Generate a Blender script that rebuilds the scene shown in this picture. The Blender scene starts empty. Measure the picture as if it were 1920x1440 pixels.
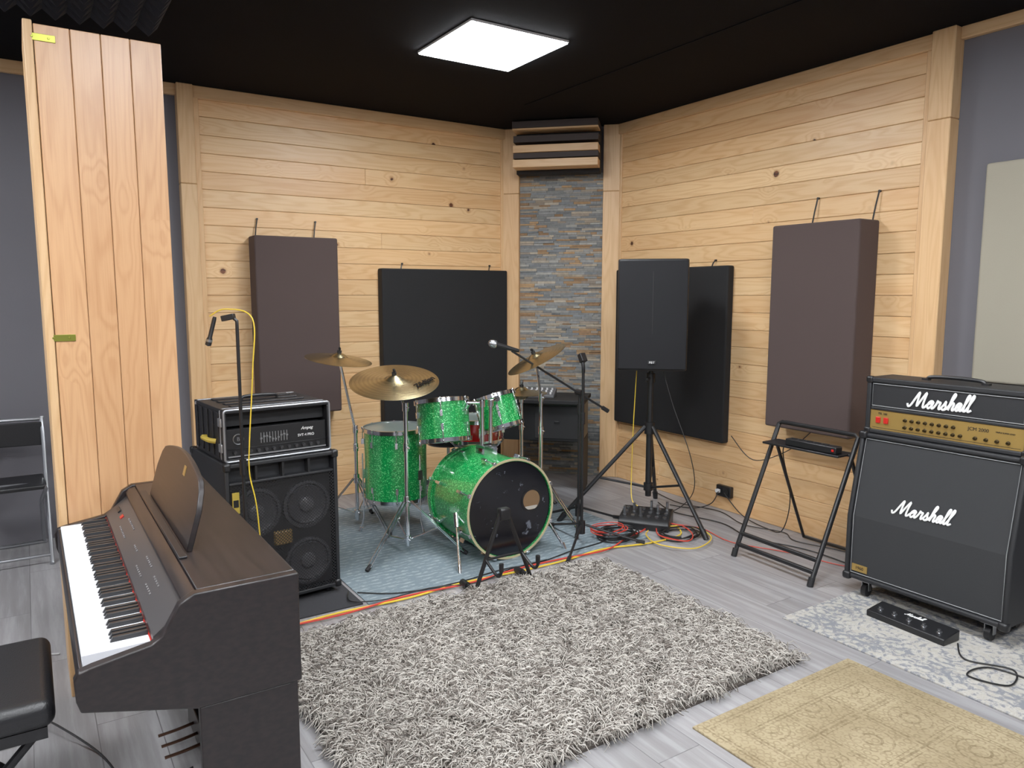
import bpy, math, random
import numpy as np
from mathutils import Vector, Matrix, Euler
random.seed(7); np.random.seed(7)
rad=math.radians
COL=bpy.context.scene.collection

# ---------------------------------------------------------------- helpers
def S(r,g,b):
    def f(c):
        c/=255.
        return c/12.92 if c<=.04045 else ((c+.055)/1.055)**2.4
    return (f(r),f(g),f(b),1.)
def nd(nt,t,ins={},**props):
    n=nt.nodes.new(t)
    for k,v in props.items(): setattr(n,k,v)
    for k,v in ins.items():
        s=n.inputs[k]
        if isinstance(v,bpy.types.NodeSocket): nt.links.new(v,s)
        else: s.default_value=v
    return n
def mth(nt,op,a,b=0.,c=None):
    ins={0:a,1:b}
    if c is not None: ins[2]=c
    return nd(nt,'ShaderNodeMath',ins,operation=op).outputs[0]
def mix(nt,f,a,b,blend='MIX'):
    return nd(nt,'ShaderNodeMix',{0:f,6:a,7:b},data_type='RGBA',blend_type=blend).outputs[2]
def sstep(nt,v,a,b,o0=0.,o1=1.):
    return nd(nt,'ShaderNodeMapRange',{0:v,1:a,2:b,3:o0,4:o1},interpolation_type='SMOOTHSTEP').outputs[0]
def newmat(name):
    m=bpy.data.materials.new(name); m.use_nodes=True
    nt=m.node_tree; return m,nt,nt.nodes['Principled BSDF']
def pbr(name,col,rough=.5,metal=0.,coat=0.,spec=.5,noise=0.,nscale=20.,bump=0.,bscale=200.):
    m,nt,p=newmat(name)
    p.inputs['Roughness'].default_value=rough; p.inputs['Metallic'].default_value=metal
    p.inputs['Coat Weight'].default_value=coat; p.inputs['Specular IOR Level'].default_value=spec
    tc=nd(nt,'ShaderNodeTexCoord').outputs['Object']
    n=nd(nt,'ShaderNodeTexNoise',{'Vector':tc,'Scale':nscale,'Detail':4.}).outputs[0]
    k=max(noise,.06)
    dk=tuple(c*(1-k) for c in col[:3])+(1,); lt=tuple(min(1,c*(1+k)) for c in col[:3])+(1,)
    nt.links.new(mix(nt,n,dk,lt),p.inputs['Base Color'])
    if bump:
        n2=nd(nt,'ShaderNodeTexNoise',{'Vector':tc,'Scale':bscale,'Detail':3.}).outputs[0]
        b=nd(nt,'ShaderNodeBump',{'Strength':bump,'Distance':.002,'Height':n2}).outputs[0]
        nt.links.new(b,p.inputs['Normal'])
    return m

def catmull(pts,sub=6,closed=False):
    P=[Vector(p) for p in pts]; out=[]; n=len(P)
    rng=range(n if closed else n-1)
    for i in rng:
        if closed: p0,p1,p2,p3=P[(i-1)%n],P[i],P[(i+1)%n],P[(i+2)%n]
        else: p0,p1,p2,p3=P[max(i-1,0)],P[i],P[i+1],P[min(i+2,n-1)]
        for j in range(sub):
            t=j/sub
            out.append(.5*((2*p1)+(p2-p0)*t+(2*p0-5*p1+4*p2-p3)*t*t+(3*p1-p0-3*p2+p3)*t**3))
    if not closed: out.append(P[-1])
    return out

class MB:
    def __init__(s): s.v=[];s.f=[];s.m=[]
    def add(s,vs,fs,mi=0,M=None):
        o=len(s.v)
        for v in vs:
            v=Vector(v); s.v.append(M@v if M else v)
        for f in fs: s.f.append([i+o for i in f]); s.m.append(mi)
    def box(s,c,d,mi=0,R=None):
        x,y,z=d[0]/2,d[1]/2,d[2]/2
        vs=[(-x,-y,-z),(x,-y,-z),(x,y,-z),(-x,y,-z),(-x,-y,z),(x,-y,z),(x,y,z),(-x,y,z)]
        M=Matrix.Translation(c)
        if R is not None: M=M@R.to_4x4()
        s.add(vs,[(0,3,2,1),(4,5,6,7),(0,1,5,4),(1,2,6,5),(2,3,7,6),(3,0,4,7)],mi,M); return s
    def bb(s,a,b,mi=0):
        return s.box([(a[i]+b[i])/2 for i in range(3)],[abs(b[i]-a[i]) for i in range(3)],mi)
    def lathe(s,prof,n=32,M=None,mi=0,close=False):
        vs=[];fs=[]
        for r,z in prof:
            for i in range(n):
                a=2*math.pi*i/n; vs.append((r*math.cos(a),r*math.sin(a),z))
        k=len(prof)
        for j in range(k-1 if not close else k):
            j2=(j+1)%k
            for i in range(n):
                i2=(i+1)%n; fs.append((j*n+i,j*n+i2,j2*n+i2,j2*n+i))
        if not close:
            fs.append(tuple(range(n))[::-1]); fs.append(tuple((k-1)*n+i for i in range(n)))
        s.add(vs,fs,mi,M); return s
    def cyl(s,p0,p1,r0,r1=None,n=14,mi=0):
        p0=Vector(p0);p1=Vector(p1);d=p1-p0;L=d.length
        M=Matrix.Translation(p0)@Vector((0,0,1)).rotation_difference(d).to_matrix().to_4x4()
        return s.lathe([(r0,0),(r0 if r1 is None else r1,L)],n,M,mi)
    def tube(s,pts,r,n=8,mi=0,closed=False,flat=None):
        P=[Vector(p) for p in pts]; m=len(P); T=[]
        for i in range(m):
            a=P[(i-1)%m] if (closed or i>0) else P[0]; b=P[(i+1)%m] if (closed or i<m-1) else P[-1]
            T.append((b-a).normalized() if (b-a).length>1e-9 else Vector((0,0,1)))
        u=T[0].orthogonal().normalized(); vs=[];fs=[]
        for i in range(m):
            if i: u=T[i-1].rotation_difference(T[i])@u
            w=T[i].cross(u)
            for k in range(n):
                a=2*math.pi*k/n; q=(u*math.cos(a)+w*math.sin(a))*r
                if flat is not None: q[flat]*=.45
                vs.append(P[i]+q)
        for i in range(m if closed else m-1):
            i2=(i+1)%m
            for k in range(n):
                k2=(k+1)%n; fs.append((i*n+k,i*n+k2,i2*n+k2,i2*n+k))
        if not closed:
            fs.append(tuple(range(n))[::-1]); fs.append(tuple((m-1)*n+k for k in range(n)))
        s.add(vs,fs,mi); return s
    def prism(s,poly,axis,a,b,mi=0):
        n=len(poly); vs=[]
        for q in (a,b):
            for p in poly:
                vs.append({'x':(q,p[0],p[1]),'y':(p[0],q,p[1]),'z':(p[0],p[1],q)}[axis])
        fs=[tuple(range(n))[::-1],tuple(range(n,2*n))]+[(i,(i+1)%n,n+(i+1)%n,n+i) for i in range(n)]
        s.add(vs,fs,mi); return s
    def obj(s,name,mats,parent=None,smooth=True,bevel=0.,seg=2,label=None,angle=35):
        me=bpy.data.meshes.new(name); me.from_pydata([tuple(v) for v in s.v],[],s.f)
        if not isinstance(mats,(list,tuple)): mats=[mats]
        for m in mats: me.materials.append(m)
        me.polygons.foreach_set('material_index',s.m)
        me.update()
        o=bpy.data.objects.new(name,me); COL.objects.link(o)
        import bmesh
        bm=bmesh.new(); bm.from_mesh(me); bmesh.ops.recalc_face_normals(bm,faces=bm.faces); bm.to_mesh(me); bm.free()
        if smooth:
            me.polygons.foreach_set('use_smooth',[True]*len(me.polygons)); me.set_sharp_from_angle(angle=rad(angle))
        if bevel:
            b=o.modifiers.new('bevel','BEVEL'); b.width=bevel; b.segments=seg; b.limit_method='ANGLE'; b.angle_limit=rad(40)
        if parent: o.parent=parent
        if label: o['label']=label
        return o
def thing(name,label,cat,loc=(0,0,0),rz=0.,M=None,group=None):
    e=bpy.data.objects.new(name,None); COL.objects.link(e); e.empty_display_size=.1
    e['label']=label; e['category']=cat
    if group: e['group']=group
    e.matrix_world=M if M is not None else Matrix.Translation(loc)@Matrix.Rotation(rz,4,'Z')
    return e
def tag(o,label,cat,group=None,kind=None):
    o['label']=label;o['category']=cat
    if group:o['group']=group
    if kind:o['kind']=kind
    return o
def struct(o,label=None):
    o['kind']='structure'
    if label:o['label']=label
    return o
def inst(o,parent,M,name=None):
    c=o.copy(); c.parent=parent; c.matrix_local=M
    if name: c.name=name
    COL.objects.link(c); return c
def text(body,size,name,parent,M,mat,ext=.0008,align='CENTER',shear=0.,bold=0.,label=None,xs=1.):
    cu=bpy.data.curves.new('t','FONT'); cu.body=body; cu.size=size; cu.extrude=ext; cu.align_x=align; cu.align_y='CENTER'
    cu.shear=shear; cu.offset=bold
    t=bpy.data.objects.new('t',cu); COL.objects.link(t); bpy.context.view_layer.update()
    me=bpy.data.meshes.new_from_object(t.evaluated_get(bpy.context.evaluated_depsgraph_get()))
    bpy.data.objects.remove(t); me.materials.clear(); me.materials.append(mat)
    o=bpy.data.objects.new(name,me); COL.objects.link(o); o.parent=parent
    o.matrix_local=M@Matrix.Diagonal((xs,1,1,1))
    if label:o['label']=label
    return o
def FR(x,y,z):   # text facing -Y
    return Matrix.Translation((x,y,z))@Matrix.Rotation(rad(90),4,'X')

# ---------------------------------------------------------------- materials
def wood_mat(name,cl,cd,rough=.45,knots=True,ksc=5.,kt=.42):
    m,nt,p=newmat(name)
    uv=nd(nt,'ShaderNodeUVMap',uv_map='grain').outputs[0]
    rn=nd(nt,'ShaderNodeAttribute',attribute_name='rnd').outputs['Color']
    rs=nd(nt,'ShaderNodeSeparateColor',{0:rn})
    big=nd(nt,'ShaderNodeVectorMath',{0:uv,1:(.8,8.,1.)},operation='MULTIPLY').outputs[0]
    n1=nd(nt,'ShaderNodeTexNoise',{'Vector':big,'Scale':1.0,'Detail':2.,'Roughness':.4}).outputs[0]
    ph=mth(nt,'MULTIPLY',n1,80.)
    if knots:
        vo=nd(nt,'ShaderNodeTexVoronoi',{'Vector':uv,'Scale':ksc,'Randomness':1.})
        warp=nd(nt,'ShaderNodeTexNoise',{'Vector':uv,'Scale':30.,'Detail':2.}).outputs[0]
        d=mth(nt,'ADD',vo.outputs['Distance'],mth(nt,'MULTIPLY',mth(nt,'SUBTRACT',warp,.5),.05))
        sz=nd(nt,'ShaderNodeSeparateColor',{0:vo.outputs['Color']}).outputs[0]
        big_k=mth(nt,'GREATER_THAN',sz,kt)
        lim=mth(nt,'MULTIPLY_ADD',mth(nt,'POWER',mth(nt,'MAXIMUM',mth(nt,'SUBTRACT',sz,kt),0.),2.),.27,.020)
        pull=mth(nt,'MULTIPLY',mth(nt,'MULTIPLY',sstep(nt,d,0.,.45,1.,0.),12.),big_k)
        ph=mth(nt,'ADD',ph,pull)
    ring=mth(nt,'MULTIPLY_ADD',mth(nt,'SINE',ph),.5,.5)
    ring=mth(nt,'POWER',ring,2.2)
    fine=nd(nt,'ShaderNodeVectorMath',{0:uv,1:(6.,260.,1.)},operation='MULTIPLY').outputs[0]
    n2=nd(nt,'ShaderNodeTexNoise',{'Vector':fine,'Scale':1.,'Detail':3.}).outputs[0]
    blot=nd(nt,'ShaderNodeTexNoise',{'Vector':big,'Scale':.45,'Detail':2.}).outputs[0]
    f=mth(nt,'MULTIPLY_ADD',ring,.30,mth(nt,'MULTIPLY',sstep(nt,n2,.35,.75),.22))
    f=mth(nt,'ADD',f,mth(nt,'MULTIPLY',sstep(nt,blot,.4,.7),.25))
    c=mix(nt,f,cl,cd)
    c=mix(nt,mth(nt,'MULTIPLY',rs.outputs[0],.55),c,mix(nt,.5,c,cd))
    br=mth(nt,'MULTIPLY_ADD',rs.outputs[1],.15,.90)
    cc=nd(nt,'ShaderNodeCombineColor',{0:br,1:br,2:br}).outputs[0]
    c=mix(nt,1.,c,cc,'MULTIPLY')
    if knots:
        e=mth(nt,'SUBTRACT',d,lim)
        kk=sstep(nt,e,-.012,.01,1.,0.)
        halo=sstep(nt,e,0.,.07,.45,0.)
        c=mix(nt,mth(nt,'MULTIPLY',halo,big_k),c,S(160,98,50))
        c=mix(nt,mth(nt,'MULTIPLY',kk,big_k),c,mix(nt,ring,S(64,32,16),S(120,66,32)))
    nt.links.new(c,p.inputs['Base Color'])
    p.inputs['Roughness'].default_value=rough; p.inputs['Specular IOR Level'].default_value=.45
    b=nd(nt,'ShaderNodeBump',{'Strength':.12,'Distance':.001,'Height':n2}).outputs[0]
    nt.links.new(b,p.inputs['Normal'])
    return m
PINE=wood_mat('pine_boards',S(240,202,150),S(204,144,86),rough=.4)
PINE2=wood_mat('pine_column_boards',S(218,168,120),S(182,126,80),rough=.33,ksc=4.)
PINET=wood_mat('pine_trim',S(232,192,142),S(202,150,96),knots=False)
def piano_wood():
    m,nt,p=newmat('rosewood_laminate')
    tc=nd(nt,'ShaderNodeTexCoord').outputs['Object']
    mp=nd(nt,'ShaderNodeVectorMath',{0:tc,1:(3,30,60)},operation='MULTIPLY').outputs[0]
    n=nd(nt,'ShaderNodeTexNoise',{'Vector':mp,'Scale':1.5,'Detail':5.}).outputs[0]
    nt.links.new(mix(nt,sstep(nt,n,.3,.7),S(19,15,15),S(34,26,25)),p.inputs['Base Color'])
    p.inputs['Roughness'].default_value=.36; return m
ROSE=piano_wood()
BLK=pbr('black_plastic',S(20,20,22),rough=.4)
BLKM=pbr('black_matte',S(12,12,14),rough=.7)
TOLEX=pbr('black_vinyl',S(24,25,28),rough=.55,bump=.6,bscale=500)
CASEBLK=pbr('black_textured_plastic',S(20,20,23),rough=.5,bump=.5,bscale=300)
LEATHER=pbr('black_leatherette',S(20,20,22),rough=.38,bump=.4,bscale=260)
CHROME=pbr('chrome',S(222,224,228),rough=.14,metal=1.)
STEEL=pbr('brushed_steel',S(170,172,176),rough=.35,metal=1.)
SILV=pbr('aluminium',S(180,183,188),rough=.38,metal=.85)
ALUF=pbr('satin_metal_tube',S(168,170,174),rough=.28,metal=.85)
GOLD=pbr('gold_panel',S(184,150,82),rough=.36,metal=.6)
BRASS=pbr('brass',S(150,152,62),rough=.35,metal=.85)
BRASSD=pbr('dull_brass',S(80,54,40),rough=.45,metal=.7)
WHITE=pbr('white_plastic',S(225,225,225),rough=.4)
PIPE=pbr('white_piping',S(150,152,152),rough=.6)
IVORY=pbr('white_key_plastic',S(226,227,232),rough=.25)
REDL=pbr('red_plastic',S(190,30,24),rough=.35)
YEL=pbr('yellow_cable',S(226,190,50),rough=.5)
STICK=pbr('yellow_label',S(190,164,60),rough=.6)
REDC=pbr('red_cable',S(200,60,46),rough=.5)
BLC=pbr('black_cable',S(16,16,18),rough=.5)
WHC=pbr('grey_cable',S(190,190,190),rough=.5)
GREYW=pbr('grey_wall_paint',S(98,96,101),rough=.85,noise=.04,nscale=3,bump=.15,bscale=120)
BROWN=pbr('brown_fabric',S(72,58,55),rough=.9,noise=.1,nscale=400,bump=.4,bscale=900)
BLKF=pbr('black_fabric',S(13,13,15),rough=.85,noise=.2,nscale=300,bump=.4,bscale=700)
BEIGEF=pbr('beige_fabric',S(156,149,132),rough=.9,noise=.08,nscale=300,bump=.4,bscale=900)
CEIL=pbr('black_ceiling_fabric',S(6,6,10),rough=.95,spec=.15,noise=.3,nscale=2.5,bump=.3,bscale=300)
FOAM=pbr('charcoal_foam',S(36,36,42),rough=.95)
GRILLC=pbr('charcoal_grille_cloth',S(39,40,42),rough=.8,noise=.35,nscale=700,bump=.6,bscale=900)
LOGOW=pbr('logo_white',S(238,238,236),rough=.4)
CHARM=pbr('charcoal_mat',S(40,40,44),rough=.95,noise=.5,nscale=200)
CREAM=pbr('cream_hoop',S(190,176,136),rough=.35,coat=.4)
TAN=pbr('tan_inside',S(120,92,62),rough=.8)
def emis():
    m,nt,p=newmat('led_diffuser')
    p.inputs['Base Color'].default_value=(.9,.9,.9,1)
    p.inputs['Emission Color'].default_value=(.93,.96,1.,1); p.inputs['Emission Strength'].default_value=45.
    return m
LED=emis()
def sparkle():
    m,nt,p=newmat('green_sparkle_wrap')
    tc=nd(nt,'ShaderNodeTexCoord').outputs['Object']
    v=nd(nt,'ShaderNodeTexVoronoi',{'Vector':tc,'Scale':260.}); sp=nd(nt,'ShaderNodeSeparateColor',{0:v.outputs['Color']})
    c=mix(nt,sp.outputs[0],S(0,108,46),S(8,170,78))
    c=mix(nt,mth(nt,'GREATER_THAN',sp.outputs[1],.9),c,S(130,240,150))
    nt.links.new(c,p.inputs['Base Color']); p.inputs['Metallic'].default_value=.15; p.inputs['Roughness'].default_value=.3
    p.inputs['Coat Weight'].default_value=1.; p.inputs['Coat Roughness'].default_value=.06
    return m
GREEN=sparkle()
def headmat(name,base,rough,scr=None):
    m,nt,p=newmat(name)
    tc=nd(nt,'ShaderNodeTexCoord').outputs['Object']
    n=nd(nt,'ShaderNodeTexNoise',{'Vector':tc,'Scale':14.,'Detail':8.,'Roughness':.75}).outputs[0]
    if scr: nt.links.new(mix(nt,sstep(nt,n,.61,.66),base,scr),p.inputs['Base Color'])
    else: nt.links.new(mix(nt,mth(nt,'MULTIPLY',n,.3),base,S(60,60,60)),p.inputs['Base Color'])
    p.inputs['Roughness'].default_value=rough
    return m
KHEAD=headmat('black_drum_head',S(12,12,18),.16,S(100,104,114))
WHEAD=headmat('coated_drum_head',S(120,134,128),.3)
def cymm():
    m,nt,p=newmat('cymbal_bronze')
    tc=nd(nt,'ShaderNodeTexCoord').outputs['Object']
    flat=nd(nt,'ShaderNodeVectorMath',{0:tc,1:(1,1,0)},operation='MULTIPLY').outputs[0]
    r=nd(nt,'ShaderNodeVectorMath',{0:flat},operation='LENGTH').outputs[1]
    s=mth(nt,'SINE',mth(nt,'MULTIPLY',r,1600.))
    s2=mth(nt,'SINE',mth(nt,'MULTIPLY',r,260.))
    n=nd(nt,'ShaderNodeTexNoise',{'Vector':tc,'Scale':9.,'Detail':3.}).outputs[0]
    c=mix(nt,mth(nt,'MULTIPLY_ADD',s2,.15,mth(nt,'MULTIPLY',n,.7)),S(204,188,146),S(132,116,82))
    nt.links.new(c,p.inputs['Base Color']); p.inputs['Metallic'].default_value=1.; p.inputs['Roughness'].default_value=.27
    nt.links.new(nd(nt,'ShaderNodeBump',{'Strength':.25,'Distance':.0006,'Height':s}).outputs[0],p.inputs['Normal'])
    return m
CYM=cymm()
def perf(name,col,scale,hole=.3,trans=True):
    m,nt,p=newmat(name)
    tc=nd(nt,'ShaderNodeTexCoord').outputs['Object']; sp=nd(nt,'ShaderNodeSeparateXYZ',{0:tc})
    a=mth(nt,'ABSOLUTE',mth(nt,'SINE',mth(nt,'MULTIPLY',mth(nt,'ADD',sp.outputs[0],sp.outputs[2]),scale)))
    b=mth(nt,'ABSOLUTE',mth(nt,'SINE',mth(nt,'MULTIPLY',mth(nt,'SUBTRACT',sp.outputs[0],sp.outputs[2]),scale)))
    h=mth(nt,'GREATER_THAN',mth(nt,'MINIMUM',a,b),hole)
    p.inputs['Roughness'].default_value=.4
    if trans:
        p.inputs['Base Color'].default_value=col
        nt.links.new(mth(nt,'SUBTRACT',1.,h),p.inputs['Alpha'])
    else:
        nt.links.new(mix(nt,h,col,(.002,.002,.003,1)),p.inputs['Base Color'])
        p.inputs['Roughness'].default_value=.6; p.inputs['Specular IOR Level'].default_value=.3
    return m
PERF=perf('perforated_black_steel',S(26,26,28),200.,.42)
PERF2=perf('perforated_speaker_grille',S(18,18,22),420.,.4,False)
def floor_mat():
    m,nt,p=newmat('grey_laminate_floor')
    tc=nd(nt,'ShaderNodeTexCoord').outputs['Object']
    br=nd(nt,'ShaderNodeTexBrick',{'Vector':tc,'Color1':S(162,160,161),'Color2':S(136,134,136),'Mortar':S(88,86,88),'Scale':1.,'Mortar Size':.0018,'Mortar Smooth':.1,'Bias':0.,'Brick Width':1.25,'Row Height':.19})
    mp=nd(nt,'ShaderNodeVectorMath',{0:tc,1:(1.6,22.,1.)},operation='MULTIPLY').outputs[0]
    add=nd(nt,'ShaderNodeVectorMath',{0:mp,1:nd(nt,'ShaderNodeVectorMath',{0:br.outputs['Color'],1:(40,40,40)},operation='MULTIPLY').outputs[0]},operation='ADD').outputs[0]
    n=nd(nt,'ShaderNodeTexNoise',{'Vector':add,'Scale':1.2,'Detail':6.,'Roughness':.6}).outputs[0]
    c=mix(nt,sstep(nt,n,.3,.72,0.,.55),br.outputs['Color'],S(110,106,105))
    c=mix(nt,sstep(nt,n,.55,.3,0.,.3),c,S(172,171,172))
    nt.links.new(c,p.inputs['Base Color']); p.inputs['Roughness'].default_value=.42
    nt.links.new(nd(nt,'ShaderNodeBump',{'Strength':.3,'Distance':.001,'Height':mth(nt,'SUBTRACT',1.,br.outputs['Fac'])}).outputs[0],p.inputs['Normal'])
    return m
FLOOR=floor_mat()
def drum_mat():
    m,nt,p=newmat('blue_grey_patterned_mat')
    tc=nd(nt,'ShaderNodeTexCoord').outputs['Object']
    mp=nd(nt,'ShaderNodeVectorMath',{0:tc,1:(90.,22.,1.)},operation='MULTIPLY').outputs[0]
    n=nd(nt,'ShaderNodeTexNoise',{'Vector':mp,'Scale':1.,'Detail':2.}).outputs[0]
    sp=nd(nt,'ShaderNodeSeparateXYZ',{0:tc})
    rows=mth(nt,'SINE',mth(nt,'MULTIPLY',sp.outputs[0],150.))
    f=mth(nt,'MULTIPLY',mth(nt,'GREATER_THAN',n,.52),mth(nt,'GREATER_THAN',rows,.1))
    c=mix(nt,mth(nt,'MULTIPLY',f,.5),S(108,123,131),S(174,184,188))
    nt.links.new(c,p.inputs['Base Color']); p.inputs['Roughness'].default_value=.8
    return m
DMAT=drum_mat()
def rugmask(nt,tc,sc):
    return nd(nt,'ShaderNodeTexNoise',{'Vector':tc,'Scale':sc,'Detail':8.,'Roughness':.8,'Distortion':.4}).outputs[0]
def blue_carpet():
    m,nt,p=newmat('distressed_blue_cream_carpet')
    tc=nd(nt,'ShaderNodeTexCoord').outputs['Object']
    n=rugmask(nt,tc,34.); n2=nd(nt,'ShaderNodeTexNoise',{'Vector':tc,'Scale':5.,'Detail':3.}).outputs[0]
    v=nd(nt,'ShaderNodeTexVoronoi',{'Vector':tc,'Scale':14.,'Randomness':.25}).outputs['Distance']
    v=mth(nt,'LESS_THAN',mth(nt,'ABSOLUTE',mth(nt,'SUBTRACT',v,.38)),.08)
    v3=nd(nt,'ShaderNodeTexVoronoi',{'Vector':tc,'Scale':3.6,'Randomness':0.}).outputs['Distance']
    v3=mth(nt,'GREATER_THAN',mth(nt,'SINE',mth(nt,'MULTIPLY',v3,46.)),.4)
    sp=nd(nt,'ShaderNodeSeparateXYZ',{0:tc})
    db=mth(nt,'MINIMUM',mth(nt,'SUBTRACT',.92,mth(nt,'ABSOLUTE',sp.outputs[0])),mth(nt,'SUBTRACT',.55,mth(nt,'ABSOLUTE',sp.outputs[1])))
    band=mth(nt,'LESS_THAN',mth(nt,'ABSOLUTE',mth(nt,'SUBTRACT',db,.11)),.045)
    f=sstep(nt,mth(nt,'ADD',mth(nt,'ADD',mth(nt,'ADD',n,mth(nt,'MULTIPLY',band,.05)),mth(nt,'MULTIPLY',mth(nt,'SUBTRACT',n2,.5),.35)),mth(nt,'ADD',mth(nt,'MULTIPLY',v,.06),mth(nt,'MULTIPLY',v3,.06))),.51,.63)
    c=mix(nt,mth(nt,'MULTIPLY',f,.78),S(180,176,168),S(102,108,120))
    c=mix(nt,mth(nt,'MULTIPLY',sstep(nt,n,.5,.42),.35),c,S(146,138,126))
    nt.links.new(c,p.inputs['Base Color']); p.inputs['Roughness'].default_value=.95; p.inputs['Specular IOR Level'].default_value=.1
    return m
BLUEC=blue_carpet()
def beige_carpet():
    m,nt,p=newmat('worn_beige_gold_carpet')
    tc=nd(nt,'ShaderNodeTexCoord').outputs['Object']
    n=rugmask(nt,tc,30.); n2=nd(nt,'ShaderNodeTexNoise',{'Vector':tc,'Scale':4.,'Detail':3.}).outputs[0]
    c=mix(nt,sstep(nt,n2,.35,.65),S(162,147,117),S(145,130,101))
    sp=nd(nt,'ShaderNodeSeparateXYZ',{0:tc})
    dx=mth(nt,'SUBTRACT',.865,mth(nt,'ABSOLUTE',sp.outputs[0])); dy=mth(nt,'SUBTRACT',.46,mth(nt,'ABSOLUTE',sp.outputs[1]))
    db=mth(nt,'MINIMUM',dx,dy)
    bl=None
    for q in (.03,.045,.125,.14):
        l=mth(nt,'LESS_THAN',mth(nt,'ABSOLUTE',mth(nt,'SUBTRACT',db,q)),.0035)
        bl=l if bl is None else mth(nt,'MAXIMUM',bl,l)
    vo=nd(nt,'ShaderNodeTexVoronoi',{'Vector':tc,'Scale':4.2,'Randomness':0.},distance='CHEBYCHEV').outputs['Distance']
    v2=nd(nt,'ShaderNodeTexVoronoi',{'Vector':tc,'Scale':4.2,'Randomness':0.}).outputs['Distance']
    sq=mth(nt,'GREATER_THAN',vo,.48); sq2=mth(nt,'LESS_THAN',mth(nt,'ABSOLUTE',mth(nt,'SUBTRACT',vo,.43)),.008)
    r1=mth(nt,'LESS_THAN',mth(nt,'ABSOLUTE',mth(nt,'SUBTRACT',v2,.3)),.012)
    r2=mth(nt,'LESS_THAN',mth(nt,'ABSOLUTE',mth(nt,'SUBTRACT',v2,.14)),.02)
    fl=nd(nt,'ShaderNodeTexVoronoi',{'Vector':tc,'Scale':34.,'Randomness':.35}).outputs['Distance']
    fl=mth(nt,'LESS_THAN',mth(nt,'ABSOLUTE',mth(nt,'SUBTRACT',fl,.38)),.10)
    pat=mth(nt,'MAXIMUM',mth(nt,'MAXIMUM',sq,sq2),mth(nt,'MAXIMUM',r1,r2))
    pat=mth(nt,'MAXIMUM',mth(nt,'MULTIPLY',pat,mth(nt,'GREATER_THAN',db,.14)),bl)
    wear=sstep(nt,n,.36,.56)
    c=mix(nt,mth(nt,'MULTIPLY',mth(nt,'MULTIPLY',fl,wear),.5),c,S(112,96,70))
    c=mix(nt,mth(nt,'MULTIPLY',mth(nt,'MULTIPLY',pat,wear),.5),c,S(98,82,58))
    nt.links.new(c,p.inputs['Base Color']); p.inputs['Roughness'].default_value=.95; p.inputs['Specular IOR Level'].default_value=.1
    return m
BEIGEC=beige_carpet()
def attrmat(name,rough,spec=.3,lo=.65,amp=.7,bs=.6):
    m,nt,p=newmat(name)
    a=nd(nt,'ShaderNodeAttribute',attribute_name='rnd').outputs['Color']
    tc=nd(nt,'ShaderNodeTexCoord').outputs['Object']
    n=nd(nt,'ShaderNodeTexNoise',{'Vector':tc,'Scale':45.,'Detail':5.}).outputs[0]
    g=mth(nt,'MULTIPLY_ADD',n,amp,lo); cc=nd(nt,'ShaderNodeCombineColor',{0:g,1:g,2:g}).outputs[0]
    nt.links.new(mix(nt,1.,a,cc,'MULTIPLY'),p.inputs['Base Color'])
    p.inputs['Roughness'].default_value=rough; p.inputs['Specular IOR Level'].default_value=spec
    if bs: nt.links.new(nd(nt,'ShaderNodeBump',{'Strength':bs,'Distance':.004,'Height':n}).outputs[0],p.inputs['Normal'])
    return m
STONE=attrmat('split_slate_stone',.75)
PILE=attrmat('shag_pile_yarn',.9,.15,.85,.3,0)

def planks(name,boxes,la,ca,mat,bevel=.002,parent=None,structure=True):
    vs=[];fs=[];uvs=[];rn=[]
    F=[(0,3,2,1),(4,5,6,7),(0,1,5,4),(1,2,6,5),(2,3,7,6),(3,0,4,7)]
    ta=3-la-ca
    for b in boxes:
        lo=(b[0],b[2],b[4]);hi=(b[1],b[3],b[5]);o=len(vs)
        q=[(lo[0],lo[1],lo[2]),(hi[0],lo[1],lo[2]),(hi[0],hi[1],lo[2]),(lo[0],hi[1],lo[2]),(lo[0],lo[1],hi[2]),(hi[0],lo[1],hi[2]),(hi[0],hi[1],hi[2]),(lo[0],hi[1],hi[2])]
        vs+=q; ou,ov=random.random()*50,random.random()*50; c=(random.random(),random.random(),random.random(),1)
        for f in F:
            fs.append([i+o for i in f])
            for i in f: uvs.append((q[i][la]+ou,q[i][ca]+q[i][ta]*.7+ov)); rn.append(c)
    me=bpy.data.meshes.new(name); me.from_pydata(vs,[],fs); me.materials.append(mat)
    uv=me.uv_layers.new(name='grain'); uv.data.foreach_set('uv',np.array(uvs,dtype=np.float32).ravel())
    ca_=me.color_attributes.new('rnd','FLOAT_COLOR','CORNER'); ca_.data.foreach_set('color',np.array(rn,dtype=np.float32).ravel())
    o=bpy.data.objects.new(name,me); COL.objects.link(o)
    if bevel:
        b=o.modifiers.new('bevel','BEVEL'); b.width=bevel; b.segments=1; b.limit_method='ANGLE'
    if structure: struct(o)
    if parent:o.parent=parent
    return o

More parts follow.
